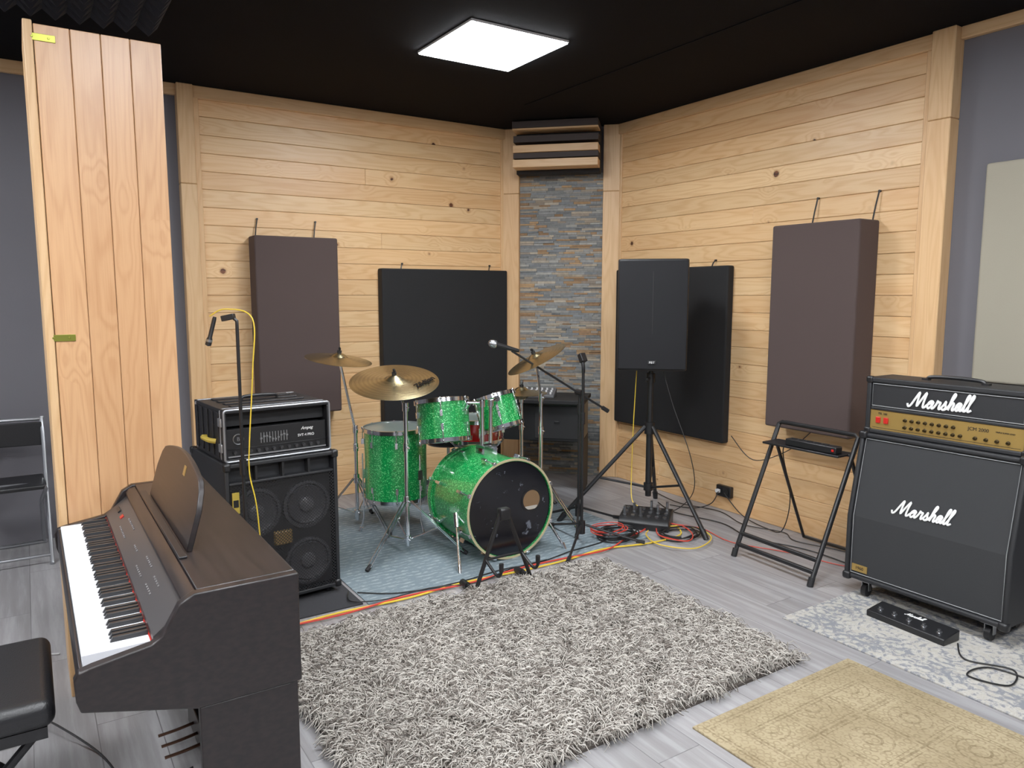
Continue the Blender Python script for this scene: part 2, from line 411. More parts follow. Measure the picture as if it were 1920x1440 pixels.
# ================================================================= ROOM
H=2.87
o=MB().bb((-.1,-6.7,-.1),(7.4,.1,0)).obj('floor',FLOOR,smooth=False); struct(o,'grey wood-look laminate floor')
o=MB().bb((-.1,-6.7,H),(7.4,.1,H+.1)).obj('ceiling',CEIL,smooth=False); struct(o,'black fabric ceiling')
o=MB().bb((-.1,-6.7,0),(0,0,H)).obj('wall_left',GREYW,smooth=False); struct(o,'dark grey painted wall')
o=MB().bb((-.1,0,0),(7.4,.1,H)).obj('wall_right',GREYW,smooth=False); struct(o,'dark grey painted wall')
o=MB().bb((7.3,-6.6,0),(7.4,0,H)).obj('wall_back',GREYW,smooth=False); struct(o,'dark grey painted wall')
o=MB().bb((0,-6.7,0),(7.4,-6.6,H)).obj('wall_front',GREYW,smooth=False); struct(o,'dark grey painted wall')
def rows(n=24,z0=0.0,z1=2.80): return [(z0+(z1-z0)*i/n,z0+(z1-z0)*(i+1)/n) for i in range(n)]
bx=[]
for z0,z1 in rows():
    cuts=[-3.11]
    if random.random()<.3: cuts.append(-3.11+.5+random.random()*1.4)
    cuts.append(-.70)
    for a,b in zip(cuts[:-1],cuts[1:]): bx.append((0.0,.03+random.random()*.001,a+.0003,b-.0003,z0+.0009,z1-.0009))
struct(planks('wall_left_panelling',bx,1,2,PINE,.003),'natural pine horizontal board panelling')
bx=[]
for z0,z1 in rows():
    cuts=[.70]
    if random.random()<.3: cuts.append(.70+.5+random.random()*1.5)
    cuts.append(3.19)
    for a,b in zip(cuts[:-1],cuts[1:]): bx.append((a+.0003,b-.0003,-.03-random.random()*.001,0.0,z0+.0009,z1-.0009))
struct(planks('wall_right_panelling',bx,0,2,PINE,.003),'natural pine horizontal board panelling')
planks('trim_1',[(0,.075,-3.21,-3.11,0,2.24),(0,.075,-3.21,-3.11,2.242,H)],2,1,PINET,.004)
planks('trim_2',[(0,.05,-3.11,-3.075,0,2.80)],2,1,PINET,.004)
planks('trim_3',[(0,.055,-3.11,-.70,2.79,H)],1,2,PINET,.004)
planks('trim_4',[(3.19,3.31,-.09,0,0,2.42),(3.19,3.31,-.09,0,2.422,H)],2,0,PINET,.004)
planks('trim_5',[(3.15,3.19,-.055,0,0,2.79)],2,0,PINET,.004)
planks('trim_6',[(.70,3.19,-.055,0,2.79,H)],0,2,PINET,.004)
planks('trim_7',[(0,.04,-6.6,-3.21,2.80,H)],1,2,PINET,.003)
planks('trim_8',[(3.31,7.3,-.04,0,2.81,H)],0,2,PINET,.003)
planks('trim_9',[(0,.045,-.74,-.69,0,2.79)],2,1,PINET,.004)
planks('trim_10',[(.69,.74,-.045,0,0,2.79)],2,0,PINET,.004)
DM=Matrix.Translation((0,-.68,0))@Matrix.Rotation(rad(45),4,'Z')
o=MB().prism([(0,-.68),(.68,0),(0,0)],'z',0,H).obj('wall_corner',GREYW,smooth=False); struct(o,'diagonal corner wall')
for i,(a,b) in enumerate(((-.02,.135),(.827,.982))):
    q=planks('trim_%d'%(11+i),[(a,b,-.06,0,0,2.35),(a,b,-.06,0,2.352,H)],2,0,PINET,.004); q.matrix_world=DM
# slate cladding
vs=[];fs=[];cl=[]
pal=[S(134,135,132),S(120,122,121),S(152,150,143),S(156,143,124),S(162,130,94),S(142,130,116),S(126,128,127),S(108,110,111),S(168,156,138),S(132,131,126),S(124,125,124),S(142,112,82),S(120,124,127)]
z=0.
F=[(0,3,2,1),(4,5,6,7),(0,1,5,4),(1,2,6,5),(2,3,7,6),(3,0,4,7)]
while z<2.5:
    h=random.choice((.011,.014,.017,.020)); x=.13
    while x<.83:
        w=min(random.uniform(.04,.17),.835-x)
        d=random.uniform(.004,.016); oo=len(vs)
        lo=(x,-d,z+.0006);hi=(x+w-.001,.0,z+h-.0006)
        vs+=[(lo[0],lo[1],lo[2]),(hi[0],lo[1],lo[2]),(hi[0],hi[1],lo[2]),(lo[0],hi[1],lo[2]),(lo[0],lo[1],hi[2]),(hi[0],lo[1],hi[2]),(hi[0],hi[1],hi[2]),(lo[0],hi[1],hi[2])]
        c=random.choice(pal); k=random.uniform(.85,1.2)
        for f in F:
            fs.append([i+oo for i in f]); cl+=[(c[0]*k,c[1]*k,c[2]*k,1)]*4
        x+=w
    z+=h
me=bpy.data.meshes.new('wall_corner_stone'); me.from_pydata(vs,[],fs); me.materials.append(STONE)
ca_=me.color_attributes.new('rnd','FLOAT_COLOR','CORNER'); ca_.data.foreach_set('color',np.array(cl,dtype=np.float32).ravel())
o=bpy.data.objects.new('wall_corner_stone',me); COL.objects.link(o); o.matrix_world=DM; struct(o,'stacked grey and rust slate cladding')
o=MB().bb((.8,-1.02,H-.004),(7.2,-1.00,H)).obj('trim_13',CEIL); struct(o,'seam in black ceiling fabric')

# diffuser
t=thing('acoustic_diffuser','stepped brown and pine acoustic diffuser hung above slate','acoustic diffuser',M=DM@Matrix.Translation((.475,-.06,2.485)))
MB().bb((-.335,-.12,0),(.335,0,.375)).obj('box',BLKM,t,bevel=.003)
BRS=pbr('brown_slat',S(62,54,52),rough=.8)
for z0,z1,d,m in ((.325,.375,.30,BRS),(.311,.324,.29,PINET),(.225,.275,.25,BRS),(.145,.200,.27,PINET),(.102,.143,.25,BRS),(.03,.088,.28,PINET)):
    if m is PINET: planks('slat',[(-.335,.335,-d,-.12,z0,z1)],0,2,PINET,.002,parent=t,structure=False)
    else: MB().bb((-.335,-d,z0),(.335,-.12,z1)).obj('slat',m,t,bevel=.002)

# ceiling lights: one in view, the rest out of frame
def led(x,y):
    t=thing('ceiling_light','square white LED panel light recessed in black ceiling','ceiling light',(x,y,H),group='square ceiling lights')
    b=MB()
    for s in (-1,1):
        b.bb((-.3,s*.297-.003,-.012),(.3,s*.297+.003,0)); b.bb((s*.297-.003,-.294,-.012),(s*.297+.003,.294,0))
    b.obj('frame',WHITE,t)
    MB().bb((-.294,-.294,-.018),(.294,.294,-.004)).obj('diffuser',LED,t,smooth=False)
for x,y in ((1.76,-1.88),(3.9,-1.88),(3.9,-3.6),(3.9,-5.3),(6.0,-1.88),(6.0,-3.6),(6.0,-5.3),(1.76,-5.3)): led(x,y)  # first panel is seen; unseen others assumed behind camera, extra ones added for brightness

# foam over column
b=MB()
for i in range(13):
    for j in range(12):
        x0=1.05+i*.1; y0=-4.65+j*.1
        b.add([(x0,y0,0),(x0+.1,y0,0),(x0+.1,y0+.1,0),(x0,y0+.1,0),(x0+.05,y0+.05,-.06)],[(0,1,2,3),(0,4,1),(1,4,2),(2,4,3),(3,4,0)])
o=b.obj('acoustic_foam',FOAM,smooth=False); o.location=(0,0,H); tag(o,'charcoal pyramid acoustic foam glued to black ceiling','acoustic foam')

# column
t=thing('wooden_column','tall pine-clad square column with brass latches','column',(2.03,-3.84,0))
ys=[-.185,-.075,.02,.115,.22]
planks('front_boards',[(.18,.205,ys[i]+.0008,ys[i+1]-.0008,.0,2.45) for i in range(4)],2,1,PINE2,.0022,parent=t,structure=False)
planks('edge_board',[(-.18,.21,-.215,-.187,0,2.46)],2,1,PINET,.003,parent=t,structure=False)
planks('side_boards',[(-.18,.178,.205,.22,0,2.44),(-.205,-.182,-.18,.22,0,2.44)],2,0,PINE,.003,parent=t,structure=False)
MB().bb((-.18,-.185,2.41),(.178,.2,2.435)).obj('cap',BLKM,t)
for z in (2.405,1.365):
    MB().bb((.205,-.205,z-.012),(.209,-.12,z+.012)).cyl((.209,-.19,z),(.212,-.19,z),.004).cyl((.209,-.14,z),(.212,-.14,z),.004).obj('latch',BRASS,t,bevel=.001,label='small brass latch plate')

# ================================================================= WALL PANELS
def wallpanel(label,w,h,d,mat,loc,rz,hooks=None,hk=.12):
    t=thing('sound_absorber',label,'sound absorber',loc,rz)
    MB().bb((-w/2,-d,0),(w/2,0,h)).obj('fabric_body',mat,t,bevel=.012,seg=3)
    for x in hooks or []:
        MB().tube([(x-.012,-.03,h-.03),(x,-.02,h+hk*.5),(x+.012,-.012,h+hk)],.0045,6).cyl((x+.012,.0,h+hk),(x+.012,-.014,h+hk),.007).obj('hook',BLK,t)
    return t
wallpanel('brown fabric sound absorber hung on pine wall',.58,1.24,.16,BROWN,(.032,-2.50,.68),rad(90),(-.24,.17))
wallpanel('square black fabric sound absorber behind drum kit',1.12,1.21,.085,BLKF,(.032,-1.285,.51),rad(90),(-.37,.42),.04)
wallpanel('square black fabric sound absorber behind loudspeaker',1.15,1.23,.065,BLKF,(1.33,-.032,.49),0,(-.1,.4),.04)
wallpanel('deep brown fabric sound absorber hung by hooks',.58,1.24,.19,BROWN,(2.64,-.032,.70),0,(-.12,.27),.16)
wallpanel('light beige fabric sound absorber on grey wall',1.2,1.09,.05,BEIGEF,(4.08,-.002,1.08),0)

t=thing('wall_socket','black double wall socket near floor on pine wall','socket',(1.9,-.032,.145))
MB().bb((-.065,-.035,-.04),(.065,0,.04)).obj('housing',BLK,t,bevel=.006)
for x in (-.03,.03): MB().cyl((x,-.036,0),(x,-.04,0),.022,n=20).obj('outlet',BLKM,t)
MB().bb((-.05,-.037,-.012),(-.02,-.06,.012)).obj('plug',WHITE,t,bevel=.003)

# ================================================================= RUGS / MATS
def flat(name,label,cat,x0,x1,y0,y1,h,mat,z0=0):
    cx,cy=(x0+x1)/2,(y0+y1)/2
    o=MB().bb((x0-cx,y0-cy,0),(x1-cx,y1-cy,h)).obj(name,mat,bevel=.002); o.location=(cx,cy,z0); tag(o,label,cat); return o
flat('drum_mat','blue-grey patterned mat under drum kit','mat',.4,2.05,-2.78,-.9,.006,DMAT)
flat('floor_mat','dark charcoal mat under bass cabinet','mat',1.2,2.03,-3.5,-2.8,.008,CHARM)
flat('carpet','distressed cream and blue carpet under guitar cabinet','carpet',3.26,5.1,-1.2,-.1,.008,BLUEC)
flat('carpet','worn beige and gold patterned carpet on laminate floor','carpet',3.67,5.4,-2.23,-1.31,.008,BEIGEC)
t=thing('shag_rug','thick shaggy taupe and cream rug on grey floor','rug',(2.91,-2.41,0))
hx,hy=.66,.93
MB().bb((-hx,-hy,0),(hx,hy,.012)).obj('backing',pbr('rug_backing',S(76,69,63),rough=1.),t)
N=54000
x=np.random.uniform(-hx,hx,N); y=np.random.uniform(-hy,hy,N)
def field(x,y):
    return 2.2*np.sin(x*9+1.3*np.sin(y*7))+2.0*np.sin(y*8.3+1.7*np.sin(x*6.1+2))+1.2*np.sin(19*x+13*y)
ang=field(x,y)+np.random.normal(0,.8,N)
L=np.random.uniform(.044,.072,N); hgt=np.random.uniform(.018,.048,N)
rr=np.random.uniform(.0016,.0026,N)
bend=np.random.normal(0,.9,N)
fr=[(0,0),(.25,.85),(.65,1.0),(1.0,.45)]
V=np.zeros((N,4,3,3),dtype=np.float32)
for k,(a,hh) in enumerate(fr):
    A=ang+bend*a
    px=x+np.cos(A)*L*a; py=y+np.sin(A)*L*a; pz=.008+hgt*hh
    sx=-np.sin(A);sy=np.cos(A); r=rr*(1.0 if k<3 else .75)
    for j in range(3):
        th=2*math.pi*j/3+math.pi/2
        V[:,k,j,0]=px+sx*r*math.cos(th); V[:,k,j,1]=py+sy*r*math.cos(th); V[:,k,j,2]=np.maximum(pz+r*math.sin(th),.004)
V=V.reshape(-1,3)
base=(np.arange(N)*12)[:,None,None]
q=[]
for k in range(3):
    for j in range(3):
        j2=(j+1)%3; q.append([k*3+j,k*3+j2,(k+1)*3+j2,(k+1)*3+j])
FQ=(base+np.array(q)[None]).reshape(-1)
me=bpy.data.meshes.new('pile'); me.vertices.add(len(V)); me.vertices.foreach_set('co',V.ravel())
nf=len(FQ)//4; me.loops.add(nf*4); me.loops.foreach_set('vertex_index',FQ.astype(np.int32))
me.polygons.add(nf); me.polygons.foreach_set('loop_start',np.arange(0,nf*4,4,dtype=np.int32))
me.update(calc_edges=True); me.validate()
c1=np.array(S(192,186,177)[:3]);c2=np.array(S(152,145,137)[:3]);c3=np.array(S(110,102,95)[:3])
u=np.random.rand(N); cc=np.where(u[:,None]<.5,c1,np.where(u[:,None]<.78,c2,c3))*np.random.uniform(.8,1.1,(N,1))
cc=np.repeat(cc,12,axis=0)
cc=np.concatenate([cc,np.ones((len(cc),1))],1).astype(np.float32)
a=me.color_attributes.new('rnd','FLOAT_COLOR','POINT'); a.data.foreach_set('color',cc.ravel())
me.materials.append(PILE); me.polygons.foreach_set('use_smooth',np.ones(nf,dtype=bool))
o=bpy.data.objects.new('pile',me); COL.objects.link(o); o.parent=t; o['kind']='stuff'

# ================================================================= GUITAR CAB + HEAD
def script_logo(name,parent,W,cx,y,cz,r,mat):
    pts=[(-.35,.5),(-.15,.1),(.15,.3),(.5,1.3),(.8,2.05),(.85,1.2),(.95,.2),(1.25,1.0),(1.7,2.05),(1.68,1.0),(1.75,.15),(1.98,.12),(2.25,.5),
     (2.85,.88),(2.6,1.02),(2.35,.75),(2.3,.3),(2.5,.02),(2.75,.3),(2.92,.95),(2.85,.4),(2.95,.05),(3.15,.2),(3.35,.7),(3.42,1.12),(3.52,.9),(3.8,.92),(3.76,.4),(3.82,.05),(4.0,.15),
     (4.3,.7),(4.42,1.1),(4.47,.7),(4.6,.3),(4.4,.0),(4.2,.1),(4.5,.02),(4.85,.4),(5.15,1.3),(5.32,1.95),(5.18,2.15),(5.03,1.6),(4.97,.05),(5.07,.6),(5.3,.98),(5.47,.8),(5.42,.2),(5.55,.02),(5.78,.3),
     (6.32,.85),(6.08,1.02),(5.86,.75),(5.82,.3),(6.0,.02),(6.22,.3),(6.38,.95),(6.32,.4),(6.4,.05),(6.58,.2),(6.8,1.0),(7.02,1.8),(6.93,2.12),(6.78,1.7),(6.76,.3),(6.9,.02),(7.1,.25),
     (7.32,1.0),(7.54,1.8),(7.45,2.12),(7.3,1.7),(7.27,.3),(7.42,.02),(7.7,.25)]
    s=W/8.3
    P=[(cx+(px+py*.28-4.0)*s,y,cz+(py-1.0)*s+.035*(px-4.0)*s) for px,py in pts]
    return MB().tube(catmull(P,5),r,8,flat=1).obj(name,mat,parent,label='white script lettering')
t=thing('guitar_cabinet','black vinyl guitar speaker cabinet with slanted grille on castors','speaker cabinet',(3.62,-.51,.008))
ZB=.41
P=[(-.18,.09),(-.18,ZB),(-.10,.825),(.18,.825),(.18,.09)]
b=MB().prism(P,'x',-.38,-.358).prism(P,'x',.358,.38)
b.bb((-.358,-.10,.803),(.358,.18,.825)).bb((-.358,-.18,.09),(.358,.18,.112)).bb((-.358,.16,.112),(.358,.18,.803))
b.obj('shell',TOLEX,t,bevel=.008,seg=3)
MB().prism([(-.163,.112),(-.163,ZB),(-.087,.803),(-.06,.803),(-.14,ZB-.002),(-.14,.112)],'x',-.358,.358).obj('grille',GRILLC,t,smooth=False)
lp=[(-.351,-.167,.119),(.351,-.167,.119),(.351,-.167,ZB),(.351,-.093,.796),(-.351,-.093,.796),(-.351,-.167,ZB)]
MB().tube(lp,.0018,6,closed=True).obj('piping',PIPE,t)
lg_=script_logo('logo_lettering',t,.285,0,0,0,.0045,LOGOW)
sl_=math.atan2(.076,.803-ZB)
lg_.matrix_local=Matrix.Translation((-.02,-.163+.095*.19-.004,ZB+.095))@Matrix.Rotation(-sl_,4,'X')
bd=MB().bb((-.345,-.168,.13),(-.265,-.164,.165)).obj('badge',GOLD,t)
text('1960',.022,'badge_lettering',bd,FR(-.305,-.1685,.1475),BLKM)
for sx in (-1,1):
    for yy,zz in ((-.17,.1),(-.092,.815),(.17,.1),(.17,.815)):
        MB().box((sx*.365,yy,zz),(.042,.04,.04)).obj('corner_protector',BLK,t,bevel=.012,seg=3)
    MB().bb((sx*.379,-.05,.40),(sx*.384,.11,.52)).bb((sx*.384,-.02,.455),(sx*.398,.08,.475)).obj('side_handle',BLK,t,bevel=.004)
for sx in (-.29,.29):
    for yy in (-.12,.12):
        c=MB().cyl((sx-.012,yy,.032),(sx+.012,yy,.032),.032,n=20,mi=0)
        c.bb((sx-.03,yy-.03,.078),(sx+.03,yy+.03,.09),1).bb((sx-.02,yy-.012,.03),(sx-.016,yy+.012,.08),1).bb((sx+.016,yy-.012,.03),(sx+.02,yy+.012,.08),1)
        c.obj('castor',[BLK,STEEL],t,label='steel castor with black wheel')
t=thing('guitar_amplifier_head','black amplifier head with gold control panel on cabinet','amplifier',(3.62,-.485,.834))
b=MB().bb((-.37,-.11,0),(.37,.11,.022)).bb((-.37,-.11,.255),(.37,.11,.28)).bb((-.37,-.11,.022),(-.347,.11,.255)).bb((.347,-.11,.022),(.37,.11,.255)).bb((-.347,.09,.022),(.347,.11,.255)).bb((-.347,-.10,.135),(.347,-.08,.255)).bb((-.347,-.105,.118),(.347,-.09,.135))
b.obj('shell',TOLEX,t,bevel=.006,seg=3)
MB().tube([(-.340,-.104,.140),(.340,-.104,.140),(.340,-.104,.249),(-.340,-.104,.249)],.0018,6,closed=True).obj('piping',PIPE,t)
cp=MB().bb((-.347,-.10,.022),(.347,-.07,.118)).obj('control_panel',GOLD,t,label='brushed gold control panel')
script_logo('logo_lettering',t,.30,-.01,-.105,.195,.005,LOGOW)
kb=MB().lathe([(.0085,0),(.0085,.004),(.0065,.006),(.006,.014),(.001,.0145)],14).obj('knob',[GOLD],cp)
kb.matrix_local=Matrix.Translation((-.17,-.10,.085))@Matrix.Rotation(rad(90),4,'X')
KB=pbr('knob_black_gold',S(50,40,22),rough=.3,metal=.6)
kb.data.materials[0]=KB
xs=[(-.17+i*.032,.085) for i in range(1,8)]+[(-.17+i*.032,.05) for i in range(0,9)]+[(.15+i*.045,.05) for i in range(4)]
for x_,z_ in xs: inst(kb,cp,Matrix.Translation((x_,-.10,z_))@Matrix.Rotation(rad(90),4,'X'))
for x_ in (-.305,-.265): MB().bb((x_-.011,-.108,.055),(x_+.011,-.099,.085)).obj('rocker_switch',REDL,cp,bevel=.002,label='red rocker switch')
text('JCM 2000',.022,'lettering',cp,FR(.16,-.1008,.09),BLKM)
text('TRIPLE SUPER LEAD',.009,'lettering',cp,FR(.270,-.1008,.09),BLKM)
text('TSL 100',.014,'lettering',cp,FR(-.285,-.1008,.102),BLKM)
MB().bb((-.335,-.1005,.03),(.335,-.1002,.032)).obj('panel_line',BLKM,cp)
MB().tube(catmull([(-.13,0,.283),(-.11,0,.296),(0,0,.30),(.11,0,.296),(.13,0,.283)],5),.009,8).bb((-.15,-.015,.28),(-.12,.015,.288)).bb((.12,-.015,.28),(.15,.015,.288)).obj('carry_handle',BLK,t)
for sx in (-1,1):
    for zz in (.012,.268): MB().box((sx*.357,-.098,zz),(.036,.034,.034)).obj('corner_protector',BLK,t,bevel=.01,seg=3)
t=thing('footswitch','long black amplifier footswitch with metal buttons on carpet','footswitch',(3.655,-.80,.008),rad(-3))
MB().prism([(-.06,0),(-.06,.03),(.06,.048),(.06,0)],'x',-.185,.185).obj('housing',BLK,t,bevel=.004)
for i in range(5):
    MB().cyl((-.14+i*.07,-.02,.034),(-.14+i*.07,-.022,.052),.008,n=14).cyl((-.14+i*.07,-.018,.03),(-.14+i*.07,-.02,.04),.013,n=14).obj('button',CHROME,t,label='chrome stomp button')
script_logo('lettering',t,.09,0,0,0,.0015,LOGOW).matrix_local=Matrix.Translation((0,.03,.0445))@Matrix.Rotation(rad(-80),4,'X')

# ================================================================= LOUDSPEAKER + STAND
SP=(1.735,-.625)
t=thing('speaker_stand','black tripod loudspeaker stand with crossed braces','speaker stand',(SP[0],SP[1],0))
MB().cyl((0,0,.16),(0,0,.98),.021,n=18).obj('outer_tube',BLK,t)
MB().cyl((0,0,.9),(0,0,1.028),.0175,n=18).obj('inner_pole',BLK,t)
for a_,b_,r_ in ((.59,.67,.034),(.94,1.0,.03),(.2,.25,.032)): MB().cyl((0,0,a_),(0,0,b_),r_,n=18).obj('collar',BLK,t)
MB().cyl((0,0,.97),(.06,-.09,.97),.008).obj('locking_knob',BLK,t)
for f in ((2.27,-.63),(1.46,-1.18),(1.389,-.22)):
    d=Vector((f[0]-SP[0],f[1]-SP[1],0)); u=d.normalized()
    MB().tube([tuple(u*.03+Vector((0,0,.64))),tuple(d*.97+Vector((0,0,.03)))],.014,10).cyl(d*.93+Vector((0,0,.055)),d+Vector((0,0,.0)),.02,.017).obj('leg',BLK,t)
    m_=u*.03+(d*.97-u*.03)*.56; z_=.64-.61*.56
    MB().tube([tuple(u*.03+Vector((0,0,.225))),tuple(m_+Vector((0,0,z_)))],.008,8).obj('brace',BLK,t)
t=thing('loudspeaker','black PA loudspeaker with full-face grille on tripod stand','loudspeaker',(SP[0],SP[1],1.03),rad(48))
pl=[(-.225,-.12),(-.215,-.155),(.215,-.155),(.225,-.12),(.21,.0),(.13,.18),(-.13,.18),(-.21,.0)]
MB().prism(pl,'z',0,.72).obj('enclosure',CASEBLK,t,bevel=.012,seg=3)
gp=[(-.218+.436*i/12,-.163-.008*(1-((i-6)/6)**2)) for i in range(13)]
MB().prism(gp+[(.2,-.14),(-.2,-.14)],'z',.012,.708).obj('grille',PERF2,t,bevel=.004,angle=60)
MB().bb((-.004,-.1725,.24),(.004,-.168,.64)).obj('grille_groove',BLKM,t,bevel=.001)
o=MB().bb((-.028,-.178,.045),(.028,-.168,.069)).obj('badge',BLKM,t,bevel=.002)
text('FBT',.019,'badge_lettering',o,FR(0,-.179,.0565),LOGOW,label='white lettering on black badge',xs=1.2)

# ================================================================= BASS CAB + RACK
t=thing('bass_cabinet','black four-speaker bass cabinet with perforated steel grille','speaker cabinet',(1.57,-3.138,.008),rad(95))
w,d,h=.278,.275,.735
b=MB().bb((-w,-d,.03),(-w+.02,d,h)).bb((w-.02,-d,.03),(w,d,h)).bb((-w+.02,-d,h-.02),(w-.02,d,h)).bb((-w+.02,-d,.03),(w-.02,d,.05)).bb((-w+.02,d-.02,.05),(w-.02,d,h-.02))
b.bb((-w+.02,-d+.05,.05),(w-.02,-d+.06,h-.02)); b.bb((-w+.02,-d+.004,h-.105),(w-.02,-d+.05,h-.09))
b.obj('shell',TOLEX,t,bevel=.006,seg=2)
for x_ in (-.13,0,.13): MB().bb((x_-.005,-d+.006,h-.09),(x_+.005,-d+.05,h-.02)).obj('port_divider',BLKM,t)
MB().bb((-w+.022,-d+.002,.052),(w-.022,-d+.0025,h-.104)).obj('grille',PERF,t,smooth=False,label='perforated black steel grille')
CONE=pbr('paper_cone',S(64,64,68),rough=.45); CONE2=pbr('dust_cap',S(88,88,92),rough=.3); HORN=pbr('horn_tan',S(130,104,58),rough=.5)
for x_ in (-.126,.126):
    for z_ in (.185,.475):
        M=Matrix.Translation((x_,-d+.048,z_))@Matrix.Rotation(rad(90),4,'X')
        MB().lathe([(.120,0),(.120,.012),(.106,.014),(.1,.004),(.094,.012),(.088,.008),(.04,.001),(.001,.001)],36,M,0).lathe([(.040,.001),(.036,.012),(.02,.02),(.001,.023)],24,M,1).obj('woofer',[CONE,CONE2],t,label='grey paper cone woofer')
MB().box((0,-d+.04,.33),(.09,.03,.07)).obj('tweeter_horn',HORN,t,bevel=.008,label='tan tweeter horn')
for sx in (-1,1):
    for zz in (.045,h-.015):
        for yy in (-d+.015,d-.015): MB().box((sx*(w-.012),yy,zz),(.036,.042,.04)).obj('corner_protector',BLK,t,bevel=.01)
    MB().bb((sx*w,-.08,.40),(sx*(w+.006),.08,.52)).bb((sx*(w+.004),-.05,.455),(sx*(w+.016),.05,.475)).obj('side_handle',BLK,t,bevel=.003)
bdg=MB().bb((-w+.03,-d-.003,.50),(-w+.062,-d+.002,.60)).obj('badge',STICK,t,label='small yellow badge')
MB().bb((-w+.034,-d-.004,.53),(-w+.058,-d-.0025,.565)).obj('badge_emblem',BLKM,bdg)
for sx in (-.23,.23):
    for yy in (-.22,.22): MB().cyl((sx,yy,0),(sx,yy,.032),.02,.024).obj('foot',BLK,t)
RX=(1.59,-3.143)
t=thing('rack_case','black moulded rack case with aluminium rims','rack case',(RX[0],RX[1],.745),rad(95))
w,d,h=.258,.235,.250
b=MB().bb((-w,-d,0),(w,d,.018)).bb((-w,-d,h-.018),(w,d,h)).bb((-w,-d,.018),(-w+.012,d,h-.018)).bb((w-.012,-d,.018),(w,d,h-.018)).bb((-w+.012,d-.015,.018),(w-.012,d,h-.018))
for i in range(5): b.bb((-w-.006,-d+.07+i*.085,.02),(-w,-d+.10+i*.085,h-.02)); b.bb((w,-d+.07+i*.085,.02),(w+.006,-d+.10+i*.085,h-.02))
for i in range(4): b.bb((-w+.06,-d+.07+i*.095,h),(w-.06,-d+.12+i*.095,h+.006))
b.obj('shell',CASEBLK,t,bevel=.005)
def rrect(x0,x1,z0,z1,r,y):
    pts=[]
    for cx,cz,a0 in ((x1-r,z1-r,0),(x0+r,z1-r,90),(x0+r,z0+r,180),(x1-r,z0+r,270)):
        for k in range(5):
            a=rad(a0+k*22.5); pts.append((cx+r*math.cos(a),y,cz+r*math.sin(a)))
    return pts
MB().tube(rrect(-w,w,.006,h-.002,.014,-d+.0),.0052,8,closed=True).obj('front_rim',SILV,t,label='aluminium rim')
MB().tube(rrect(-w,w,.006,h-.002,.014,-d+.055),.004,8,closed=True).obj('front_rim',SILV,t,label='aluminium rim')
MB().tube(rrect(-w,w,.006,h-.002,.014,d-.03),.005,8,closed=True).obj('rear_rim',SILV,t,label='aluminium rim')
MB().tube(catmull([(-.09,.02,h+.006),(-.08,.02,h+.022),(0,.02,h+.026),(.08,.02,h+.022),(.09,.02,h+.006)],4),.008).obj('top_handle',BLK,t)
MB().tube(catmull([(-w-.006,-.12,.09),(-w-.03,-.1,.095),(-w-.03,.0,.095),(-w-.006,.02,.09)],4),.012).obj('side_handle',STICK,t,label='yellow wrapped side handle')
for z_ in (.07,.19): MB().bb((-w-.014,-d+.01,z_-.02),(-w-.004,-d+.05,z_+.02)).obj('latch',SILV,t,bevel=.003,label='aluminium latch')
MB().bb((-w+.014,-d+.05,.165),(w-.014,-d+.055,.228)).obj('slot_shade',BLKM,t)  # black sheet standing in for the shade inside the empty rack slot
t=thing('bass_amplifier','black rack-mounted bass amplifier head with knobs and sliders','amplifier',(RX[0]+.022,RX[1]+.002,.765),rad(95))
MB().bb((-.225,-.18,0),(.225,.14,.13)).obj('chassis',BLKM,t)
fp=MB().bb((-.243,-.195,.002),(.243,-.18,.134)).bb((-.243,-.20,.040),(.243,-.194,.043)).obj('faceplate',BLK,t,bevel=.002)
MB().bb((-.24,-.202,.003),(.24,-.195,.009)).obj('lower_trim',SILV,fp)
kb=MB().lathe([(.009,0),(.009,.01),(.007,.016),(.001,.0165)],14).obj('knob',[pbr('knob_grey',S(46,46,48),rough=.4)],fp); kb.matrix_local=Matrix.Translation((-.21,-.196,.024))@Matrix.Rotation(rad(90),4,'X')
for i in range(1,12): inst(kb,fp,Matrix.Translation((-.21+i*.037,-.196,.024))@Matrix.Rotation(rad(90),4,'X'))
b=MB()
for i in range(10): b.bb((-.085+i*.014,-.1965,.056),(-.081+i*.014,-.1955,.105)).bb((-.088+i*.014,-.20,.074+.01*math.sin(i)),(-.078+i*.014,-.196,.081+.01*math.sin(i)))
b.obj('equalizer_sliders',STEEL,fp,label='row of steel equalizer sliders')
MB().tube([(-.19+.024*math.cos(a*.3),-.197,.086+.024*math.sin(a*.3)) for a in range(21)],.0025,6,closed=True).obj('emblem',STEEL,fp)
text('B',.026,'emblem_lettering',fp,FR(-.19,-.1965,.086),STEEL)
text('Ampeg',.021,'lettering',fp,FR(.145,-.1965,.105),LOGOW,shear=.3,label='white lettering')
text('SVT-4 PRO',.018,'lettering',fp,FR(.14,-.1965,.071),LOGOW,label='white lettering')

